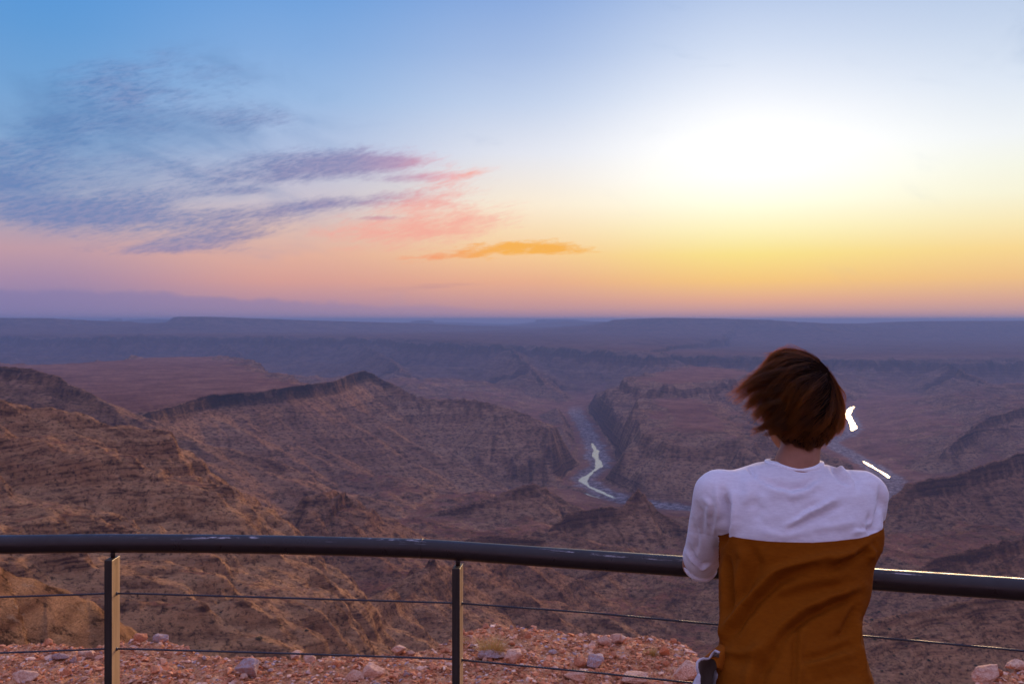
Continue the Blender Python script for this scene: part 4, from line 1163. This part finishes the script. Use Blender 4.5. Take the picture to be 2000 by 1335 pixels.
def shirt_post(V, Fq):
    Nn = normals(V, Fq)
    px = 1000+F*V[:, 0]/V[:, 1]; py = HZ+F*(CAMZ-V[:, 2])/V[:, 1]
    back = sstep(.15, -.15, Nn[:, 1])
    D = np.zeros(len(V))
    wx_ = fbm(V[:, 0]*30, V[:, 2]*30, 2, 7)*3; wy_ = fbm(V[:, 0]*30+9, V[:, 2]*30, 2, 8)*3
    for pts, w_, a_ in FOLDS:
        best = np.full(len(V), 1e9); tt = np.zeros(len(V)); n = len(pts)
        for i in range(n-1):
            (ax, ay), (bx, by) = pts[i], pts[i+1]; vx, vy = bx-ax, by-ay
            t = np.clip(((px+wx_-ax)*vx+(py+wy_-ay)*vy)/(vx*vx+vy*vy), 0, 1)
            d = np.hypot(px+wx_-ax-t*vx, py+wy_-ay-t*vy); m = d < best
            best = np.where(m, d, best); tt = np.where(m, (i+t)/(n-1), tt)
        fade = sstep(-.05, .25, tt)*sstep(1.05, .75, tt)
        D += a_*.0024*np.exp(-(best/w_)**2)*(.25+.75*fade)
    D *= back
    # loose cloth everywhere
    D += fbm(V[:, 0]*9+V[:, 2]*5, V[:, 2]*7+V[:, 1]*6, 3, 71)*.0035+ridged(V[:, 0]*22+V[:, 2]*16, V[:, 2]*13-V[:, 0]*9+V[:, 1]*11, 3, 73)*.0011
    # cuff and hem stitching
    for c, a_ in ((V3(1369, 1104, 2.335), EL_L-SH_L),):
        a_ = a_/np.linalg.norm(a_); t = ((V-c)*a_).sum(1); nr_ = np.linalg.norm(V-c, axis=1) < .08
        D += np.where(nr_, -.0034*np.exp(-(t/.0030)**2)+.0026*sstep(.002, .006, t), 0)
    D -= .0012*np.exp(-((seam_d(V))/.0016)**2)*back
    return V+Nn*D[:, None]
def collar_r(V):
    q = V3(1551, 908, 2.214); ax = np.array([.03, .12, .99]); ax /= np.linalg.norm(ax)
    P = V-q; t = P@ax; r = np.linalg.norm((P-t[:, None]*ax)/[1.04, 1, 1], axis=1)
    return np.where(t > -.06, r-.0485, 1)
def seam_d(V):
    """height above the seam between white yoke and rust body, wrapping round the shirt"""
    py = np.interp(1000+F*V[:, 0]/2.17, [1380, 1401, 1421, 1480, 1560, 1650, 1700, 1720, 1740], [1068, 1064, 1051, 1052.5, 1053, 1047.5, 1040.5, 1035.5, 1034])
    z = CAMZ-(py-HZ)/F*(2.10+0*V[:, 0])
    return V[:, 2]-z
def shirt_attr(V):
    sd_ = seam_d(V)
    # sleeves are white all the way
    s1 = cone(V[:, 0], V[:, 1], V[:, 2], V3(1404, 966, 2.205), V3(1369, 1112, 2.335), .062, .062)
    s2 = cone(V[:, 0], V[:, 1], V[:, 2], V3(1701, 968, 2.23), V3(1704, 1085, 2.29), .040, .036)
    px = 1000+F*V[:, 0]/V[:, 1]
    lim = np.where((s1 < 0) & (px < 1404), .03, -1); lim2 = np.where((s2 < 0) & (px > 1700) & (V[:, 1] > 2.19), .03, -1)
    return {'yoke': np.maximum(np.maximum(sd_, lim), lim2)*40}
msh, nt, b = mat_new('tshirt_cotton', .9, .1)
p = objco(nt); yk = attr(nt, 'yoke')
slub = noise(nt, vscale(nt, p, (40, 40, 420)), 1.0, 4, .7); wv2 = noise(nt, p, 900, 2, .5); hth = noise(nt, vscale(nt, p, (70, 70, 260)), 1.0, 5, .75)
white = mixc(nt, hth.maprange(.3, .7), (.80,.745,.80), (.90,.855,.90)); white = mixc(nt, slub.maprange(.5, .7, 0, .35), white, (.95,.93,.96))
rust = mixc(nt, hth.maprange(.3, .7), (.225,.054,.0015), (.265,.066,.002))
c = mixc(nt, yk.maprange(-.03, .03, 0, 1), rust, white)
setc(nt, b, c); b.inputs['Sheen Weight'].default_value = .0; b.inputs['Sheen Roughness'].default_value = .5
bump(nt, b, slub, .14, .001); bump(nt, b, wv2, .3, .0006)
tr = nt.nodes.new('ShaderNodeBsdfTranslucent'); nt.links.new(c.s, tr.inputs[0])
mx = nt.nodes.new('ShaderNodeMixShader'); mx.inputs[0].default_value = .22
o_m = nt.nodes['Material Output']; nt.links.new(b.outputs[0], mx.inputs[1]); nt.links.new(tr.outputs[0], mx.inputs[2]); nt.links.new(mx.outputs[0], o_m.inputs[0])
shirt = obj_sdf('shirt', shirt_all, (.30, 1.84, ZHEM-.01), (.92, 2.45, 1.31), .0032, msh, per, 3, shirt_post, shirt_attr)

# ribbed collar band following the neck opening
def collar():
    q = V3(1551, 908, 2.214); n = 96; cols = []
    rs_ = .0478+np.arange(0, .030, .0006); zs_ = np.arange(1.34, 1.20, -.0006)
    prof = [(0, -.004), (0, .0012), (.0012, .0026), (.004, .0029), (.0055, .0024), (.0075, .0030), (.0095, .0030), (.0115, .0028), (.0130, .0026), (.0142, .0012), (.0150, -.0030), (.020, -.006)]
    V = []
    for k in range(n):
        a = 2*math.pi*k/n; X = q[0]+1.04*rs_*math.cos(a); Y = q[1]+rs_*math.sin(a)-.000
        d = shirt_fn(X[:, None]+0*zs_[None], Y[:, None]+0*zs_[None], zs_[None]+0*X[:, None])
        z = zs_[np.argmax(d < 0, 1)]; z = np.convolve(np.r_[[z[0]]*4, z, [z[-1]]*4], np.ones(9)/9, 'valid')
        P = np.stack([X, Y, z], -1); al = np.r_[0, np.cumsum(np.linalg.norm(np.diff(P, axis=0), axis=1))]
        T = np.gradient(P, axis=0); T /= np.linalg.norm(T, axis=1)[:, None]; rad = np.array([math.cos(a), math.sin(a), 0])
        Nn = np.cross(np.cross(T, [-math.sin(a), math.cos(a), 0]), T); Nn = np.cross([-math.sin(a), math.cos(a), 0], T)*-1
        Nn = np.where((Nn@np.array([rad[0], rad[1], 1.0]))[:, None] < 0, -Nn, Nn)
        wv = 1+.25*math.sin(a*5)+.2*math.sin(a*9+1)
        for s_, h_ in prof:
            p = np.array([np.interp(s_, al, P[:, i]) for i in range(3)]); nn = np.array([np.interp(s_, al, Nn[:, i]) for i in range(3)])
            V.append(p+nn*(h_*1.25+(.0018 if h_ > 0 else 0)+.0004*wv)-PO)
    m_ = len(prof); idx = np.arange(n*m_).reshape(n, m_); nx = np.roll(idx, -1, 0)
    Fs = np.stack([idx[:, :-1], idx[:, 1:], nx[:, 1:], nx[:, :-1]], -1).reshape(-1, 4)
    o = mesh_np('collar', np.array(V), Fs, mcl, shirt); s_ = o.modifiers.new('subd', 'SUBSURF'); s_.levels = s_.render_levels = 1
mcl, nt, b = mat_new('collar_rib', .9, .1); p = objco(nt)
setc(nt, b, noise(nt, p, 120, 3, .6).ramp([(.3, (.80,.77,.81)), (.7, (.89,.87,.91))])); bump(nt, b, noise(nt, vscale(nt, p, (600, 600, 60)), 1.0, 2, .5), .4, .0008)
collar()
# ---- trousers, with the left pocket edge curling out from under the shirt
mtr, nt, b = mat_new('trouser_cotton', .9, .1)
p = objco(nt); c = noise(nt, p, 60, 6, .65).ramp([(.35, (.40,.35,.37)), (.6, (.56,.50,.52))]); setc(nt, b, c); bump(nt, b, noise(nt, p, 14, 5, .6), .5, .01)
def tr_fn(X, Y, Z):
    d = ell(X, Y, Z, PELV+np.array([-.004, .015, -.02]), (.134, .075, .115))
    for h, k, a in ((HIP_L, KN_L, AN_L), (HIP_R, KN_R, AN_R)):
        d = smin(d, smin(cone(X, Y, Z, h+np.array([0, .018, 0]), k, .074, .068), cone(X, Y, Z, k, a+np.array([0, 0, .01]), .072, .062), .03), .02)
    d = np.maximum(d, Z-(PELV[2]+.07)); d = np.maximum(d, .075-Z)
    return d
def tr_post(V, Fq):
    Nn = normals(V, Fq)
    return V+Nn*(fbm(V[:, 0]*10, V[:, 2]*8+V[:, 1]*5, 4, 61)*.010+ridged(V[:, 0]*14+V[:, 2]*9, V[:, 2]*22, 3, 63)*.003)[:, None]
trs = obj_sdf('trousers', tr_fn, (.28, 1.70, .06), (.90, 2.20, 1.0), .006, mtr, per, 2, tr_post)
mdk, nt, b = mat_new('pocket_lining', .9, .1); setc(nt, b, (.17,.13,.11))
def sheet(name, rows, mat, parent, thick=.0022, rim=None):
    """cloth strip lofted through rows of points, with thickness"""
    from itertools import product
    n, m_ = len(rows), len(rows[0])
    g = np.array([[PT(*q) for q in r] for r in rows])
    # refine by linear then smooth interpolation
    def up(a, ax):
        for _ in range(2):
            mid_ = (np.take(a, range(a.shape[ax]-1), ax)+np.take(a, range(1, a.shape[ax]), ax))/2
            sh = list(a.shape); sh[ax] = sh[ax]*2-1; o = np.zeros(sh)
            i0 = [slice(None)]*3; i0[ax] = slice(0, None, 2); o[tuple(i0)] = a; i0[ax] = slice(1, None, 2); o[tuple(i0)] = mid_
            k = o.copy(); i1 = [slice(None)]*3; i1[ax] = slice(1, -1); ia = [slice(None)]*3; ia[ax] = slice(0, -2); ib = [slice(None)]*3; ib[ax] = slice(2, None)
            k[tuple(i1)] = .5*o[tuple(i1)]+.25*(o[tuple(ia)]+o[tuple(ib)]); a = k
        return a
    g = up(up(g, 0), 1); n, m_ = g.shape[:2]
    idx = np.arange(n*m_).reshape(n, m_)
    Fs = np.stack([idx[:-1, :-1], idx[:-1, 1:], idx[1:, 1:], idx[1:, :-1]], -1).reshape(-1, 4)
    o = mesh_np(name, g.reshape(-1, 3)-PO, Fs, mat, parent)
    s = o.modifiers.new('thickness', 'SOLIDIFY'); s.thickness = thick; s.offset = 0
    return o
D0 = 2.04
fl1 = sheet('side_flap', [[(1422,1240,D0+.03),(1406,1259,D0+.02),(1392,1269,D0+.015),(1375,1284,D0+.01)], [(1424,1258,D0),(1409,1266,D0-.005),(1398,1274,D0-.01),(1384,1285,D0-.01)], [(1426,1285,D0-.01),(1412,1277,D0-.02),(1405,1280,D0-.025),(1397,1285,D0-.03)], [(1428,1330,D0-.01),(1412,1310,D0-.03),(1406,1305,D0-.035),(1401,1303,D0-.04)]], None, shirt)
ml_, nt, b = mat_new('rust_cotton', .9, .1); setc(nt, b, (.245,.060,.003)); fl1.data.materials.append(ml_)
pk = sheet('pocket_flap', [[(1404,1274,2.00),(1392,1275,2.02),(1386,1284,2.03),(1374,1285,2.02),(1364,1289,2.01),(1361,1296,1.995)],
                      [(1404,1290,2.03),(1392,1292,2.05),(1384,1297,2.055),(1374,1298,2.05),(1366,1300,2.03),(1362,1304,2.0)],
                      [(1403,1312,2.05),(1392,1314,2.06),(1382,1314,2.065),(1374,1314,2.06),(1367,1314,2.04),(1364,1314,2.0)],
                      [(1400,1345,2.05),(1388,1345,2.06),(1378,1345,2.06),(1370,1345,2.05),(1366,1345,2.03),(1364,1345,2.0)]], mdk, trs, .003)
V, Fc = tube([np.array(PT(*q))-PO for q in [(1404,1273,1.998),(1397,1270,2.01),(1392,1275,2.018),(1386,1284,2.028),(1380,1286,2.025),(1374,1285,2.018),(1367,1287,2.01),(1361.5,1293,1.995),(1361,1302,1.99),(1364,1314,1.99),(1363,1330,1.99),(1357,1345,1.985)]], .0026, 10)
rim_ = mesh_np('pocket_edge', V, Fc, mtr, trs)
pt2 = sheet('outer_fold', [[(1362,1318,1.985),(1366,1312,1.98),(1368,1320,1.975)], [(1352,1335,1.98),(1362,1335,1.97),(1368,1336,1.97)], [(1345,1365,1.97),(1360,1365,1.96),(1370,1365,1.965)]], mtr, trs, .003)
# ---- shoes
mso, nt, b = mat_new('shoe_canvas', .8, .2); setc(nt, b, (.12,.10,.09))
for an in (AN_L, AN_R):
    def sh_fn(X, Y, Z, an=an):
        d = smin(cone(X, Y, Z, an+np.array([0, -.03, -.045]), an+np.array([0, .06, -.05]), .042, .042), cone(X, Y, Z, an+np.array([0, .06, -.05]), an+np.array([0, .165, -.062]), .042, .034), .02)
        d = smin(d, cone(X, Y, Z, an, an+np.array([0, 0, -.04]), .040, .044), .02)
        return np.maximum(d, .004-Z)
    obj_sdf('shoe', sh_fn, an-np.array([.08, .10, .095]), an+np.array([.08, .24, .05]), .006, mso, per, 1)

# ---- hair
mh, nt, b = mat_new('hair', .35, .4)
rn = attr(nt, 'strand'); tp = attr(nt, 'tip')
c = mixc(nt, tp.maprange(.05, .95), (.007,.003,.0015), (.07,.023,.005)); c = mixc(nt, rn.maprange(.6, 1.0, 0, .8), c, (.30,.125,.032))
setc(nt, b, c); b.inputs['Roughness'].default_value = .32
tr = nt.nodes.new('ShaderNodeBsdfTranslucent'); c2 = mixc(nt, tp, (.38,.15,.025), (.98,.52,.13)); nt.links.new(c2.s, tr.inputs[0])
mx = nt.nodes.new('ShaderNodeMixShader'); mx.inputs[0].default_value = .58
nt.links.new(b.outputs[0], mx.inputs[1]); nt.links.new(tr.outputs[0], mx.inputs[2]); nt.links.new(mx.outputs[0], nt.nodes['Material Output'].inputs[0])
mhc, nt, b = mat_new('hair_under', .6, .2); setc(nt, b, (.010,.0045,.003)); b.inputs['Specular IOR Level'].default_value = 0; b.inputs['Roughness'].default_value = 1
SK = HEAD+np.array([.003, -.006, .006]); SR = np.array([.0725, .096, .1045])
def hairline(x, y, z):
    """unit-sphere direction -> inside the haired area?"""
    lowb = -.62-.28*np.exp(-(x/.35)**2)       # nape point
    return (z > np.where(y < .25, np.where(y < -.2, lowb, -.25), .15+(y-.25)*.75))
def cap_fn(X, Y, Z):
    d = ell(X, Y, Z, SK, tuple(SR+.009), hrot)
    d = smin(d, ell(X, Y, Z, HEAD+np.array([-.006, -.058, -.056]), (.044, .026, .042)), .02)
    d = smin(d, cone(X, Y, Z, HEAD+np.array([-.006, -.062, -.07]), HEAD+np.array([-.010, -.052, -.106]), .026, .009), .02)
    # front and lower sides left free for the face
    face = (Y-HEAD[1])*.8-(Z-HEAD[2])*.55-.045
    d = smax(d, face, .01)
    d = smax(d, (HEAD[2]-.045-Z)-np.clip(-(Y-HEAD[1]-.0), 0, .1)*.9, .01)
    return d
cap_ = obj_sdf('hair', cap_fn, HEAD-np.array([.12, .14, .14]), HEAD+np.array([.12, .14, .14]), .004, mhc, per, 2)
rg = np.random.RandomState(11)
Rh = np.array(hrot)
NG = 620
gd = rg.normal(size=(NG*3, 3)); gd /= np.linalg.norm(gd, axis=1)[:, None]
gd = gd[hairline(gd[:, 0], gd[:, 1], gd[:, 2])][:NG]
WH = np.array([.50, -.42, .76]); WH /= np.linalg.norm(WH)     # the whorl, right of the crown
def surf_pt(d, off): return SK+(d*(SR+off))@Rh.T
NS = 13
def grow(d, L, lift, r, wind):
    p = surf_pt(d, .0045); pts = [p.copy()]
    away = d-WH*d.dot(WH); away /= np.linalg.norm(away)+1e-6
    nape = min(1, max(0, -d[2]-.34)*3.2)
    right = float(sstep(.45, .8, d[0]))
    down = .30+.5*max(0, -d[2]+.1)+.35*r.rand()
    W = np.array([-1.0, .12, -down])*wind*(1-nape*.7)*(1-right)+np.array([0, 0, -1.0])*(.9*nape)+away*(.75*np.clip(d[2]+.25, 0, 1)+.1)
    W = W+right*np.array([.35, .0, -1.0])
    W /= np.linalg.norm(W)
    v = W.copy(); st = L/(NS-1)
    wob = r.normal(size=3)*.20; wf = r.uniform(3, 8); wp = r.uniform(0, 3)
    for i in range(NS-1):
        t = i/(NS-1)
        q = np.linalg.inv(Rh)@(p-SK); e = q/SR; rr2 = np.linalg.norm(e); nrm = Rh@((e/SR)/np.linalg.norm(e/SR))
        lf = float(sstep(.15, -.75, e[0]))*(1-right)
        g = W+np.array([-.10*t, 0, -(.15+.85*lf)*(.35+t)*(.35+.65*float(sstep(-.3, .5, e[2])))])*(1-right)+wob*math.sin(t*wf+wp)+np.array([-.9*right*t*t, 0, 0])
        v = v*.6+g*.4
        tgt = 1+(.06+lift*math.sin(min(1, t*1.3)*1.7)/.09)*(1-nape*.85)
        vn = v.dot(nrm)
        free = float(sstep(-.70, -1.0, e[0]))*(1-nape)
        if rr2 < tgt: v = v-nrm*min(vn, 0)+nrm*np.clip((tgt-rr2)*1.2, 0, .7)
        elif rr2 < tgt+.5: v = v-nrm*(vn*(1-free)*.8)-nrm*(.25*(1-free)*min(.5, rr2-tgt))
        v /= np.linalg.norm(v)
        p = p+v*st; pts.append(p.copy())
    return np.array(pts)
guides = []
for d in gd:
    if d.dot(WH) > .988: continue
    nape = min(1, max(0, -d[2]-.34)*3.2)
    L = rg.uniform(.80, 1.15)*(.052+.066*np.clip(d[0]+.85, 0, 1.15))*(1-nape*.70)
    if d[0] > .25: L *= .85*(1-.5*np.clip(.55-d[2], 0, 1)*min(1, (d[0]-.25)*3))
    if d[2] < .15: L *= 1-.62*min(1, (.15-d[2])*1.7)
    guides.append(grow(d, L, rg.uniform(.004, .024)*(1-nape), rg, rg.uniform(.85, 1.2)))
def bez(a, b_, c_, d_):
    t = np.linspace(0, 1, NS)[:, None]; return (1-t)**3*a+3*t*(1-t)**2*b_+3*t*t*(1-t)*c_+t**3*d_
for root, m1_, m2_, tip_, cnt, jr, jt in (
    ((1548,735,2.20),(1505,728,2.19),(1465,752,2.20),(1431,781,2.21), 16, 12, 11),
    ((1540,720,2.24),(1500,712,2.23),(1470,735,2.22),(1440,766,2.22), 14, 12, 12),
    ((1535,760,2.18),(1500,755,2.18),(1475,775,2.19),(1452,800,2.20), 14, 12, 10),
    ((1530,785,2.175),(1505,788,2.17),(1485,800,2.18),(1468,818,2.19), 10, 12, 8),
    ((1545,800,2.17),(1525,818,2.165),(1500,834,2.175),(1467,843,2.19), 16, 12, 8),
    ((1550,820,2.17),(1535,836,2.165),(1515,846,2.17),(1492,850,2.18), 12, 12, 7),
    ((1560,700,2.26),(1535,688,2.26),(1515,690,2.25),(1500,700,2.25), 8, 10, 8),
    ((1620,790,2.20),(1636,805,2.20),(1634,828,2.20),(1622,846,2.20), 9, 8, 6),
    ((1628,770,2.22),(1642,785,2.22),(1646,803,2.22),(1641,822,2.22), 8, 6, 5)):
    for _ in range(cnt):
        j0, j1, j3 = rg.normal(size=2)*jr*.6, rg.normal(size=2)*jr*.5, rg.normal(size=2)*jt*.6
        f_ = lambda q, j: V3(q[0]+j[0], q[1]+j[1], q[2]+rg.normal()*.006)
        guides.append(bez(f_(root, j0), f_(m1_, j0), f_(m2_, j1*.5+j3*.5), f_(tip_, j3)))
guides = np.array(guides)
cv = np.array([v.co[:] for v in cap_.data.vertices])+PO; cn = np.array([v.normal[:] for v in cap_.data.vertices])
ok = np.nonzero((cv[:, 2] < HEAD[2]-.022) & (cn[:, 1] < .35) & (cn[:, 2] > -.6))[0]
ng = []
for i in rg.choice(ok, 260):
    p = cv[i].copy(); L = rg.uniform(.009, .019); pts = [p.copy()]
    dv = np.array([-(p[0]-HEAD[0]+.008)*14.0, .1, -1.0])+cn[i]*.12; dv /= np.linalg.norm(dv)
    for k in range(NS-1):
        p = p+(dv-cn[i]*.03*k/NS)*L/(NS-1); pts.append(p.copy())
    ng.append(pts)
guides = np.concatenate([guides, np.array(ng)])
CH = 22
SV, SF, SA, ST = [], [], [], []
o_i = 0
rad_prof = np.linspace(1, .12, NS)**.7
tri = np.array([[math.cos(a), math.sin(a)] for a in (0, 2.0944, 4.18879)])
for gi, G in enumerate(guides):
    T = np.gradient(G, axis=0); T /= np.linalg.norm(T, axis=1)[:, None]
    A = np.cross(T, [.3, .5, .8]); A /= np.linalg.norm(A, axis=1)[:, None]; B_ = np.cross(T, A)
    cr_ = rg.uniform(.0045, .0085); tg = rg.uniform(.35, 1.15)
    for k in range(CH):
        a, rr2 = rg.uniform(0, 6.28), math.sqrt(rg.rand())
        tt = np.linspace(0, 1, NS); prof = cr_*rr2*(1-(1-tg)*tt**1.3)+.0012*np.sin(tt*rg.uniform(3, 8)+rg.uniform(0, 6))*rg.rand()
        fly = (rg.rand() < .11)*rg.uniform(.003, .011)
        Lk = rg.uniform(.72, 1.06)
        P = G+(A*math.cos(a)+B_*math.sin(a))*prof[:, None]+np.array([-.6, -.1, .5])*(tt**2*fly)[:, None]
        P = G[0]+(P-G[0])  # keep root
        s_i = np.linspace(0, min(1, Lk)*(NS-1), NS); P = np.stack([np.interp(s_i, np.arange(NS), P[:, q]) for q in range(3)], -1)
        r0 = .00031
        ring = P[:, None, :]+(A[:, None, :]*tri[None, :, :1]+B_[:, None, :]*tri[None, :, 1:])*(r0*rad_prof)[:, None, None]
        SV.append(ring.reshape(-1, 3))
        i_ = np.arange(NS-1)[:, None]*3; kk = np.arange(3)[None, :]; k2 = (kk+1) % 3
        SF.append((np.stack([i_+kk, i_+k2, i_+3+k2, i_+3+kk], -1).reshape(-1, 4))+o_i); o_i += NS*3
        SA.append(np.full(NS*3, rg.rand())); ST.append(np.repeat(tt, 3))
strands = mesh_np('strands', np.concatenate(SV)-PO, np.concatenate(SF), mh, cap_, True, {'strand': np.concatenate(SA), 'tip': np.concatenate(ST)})
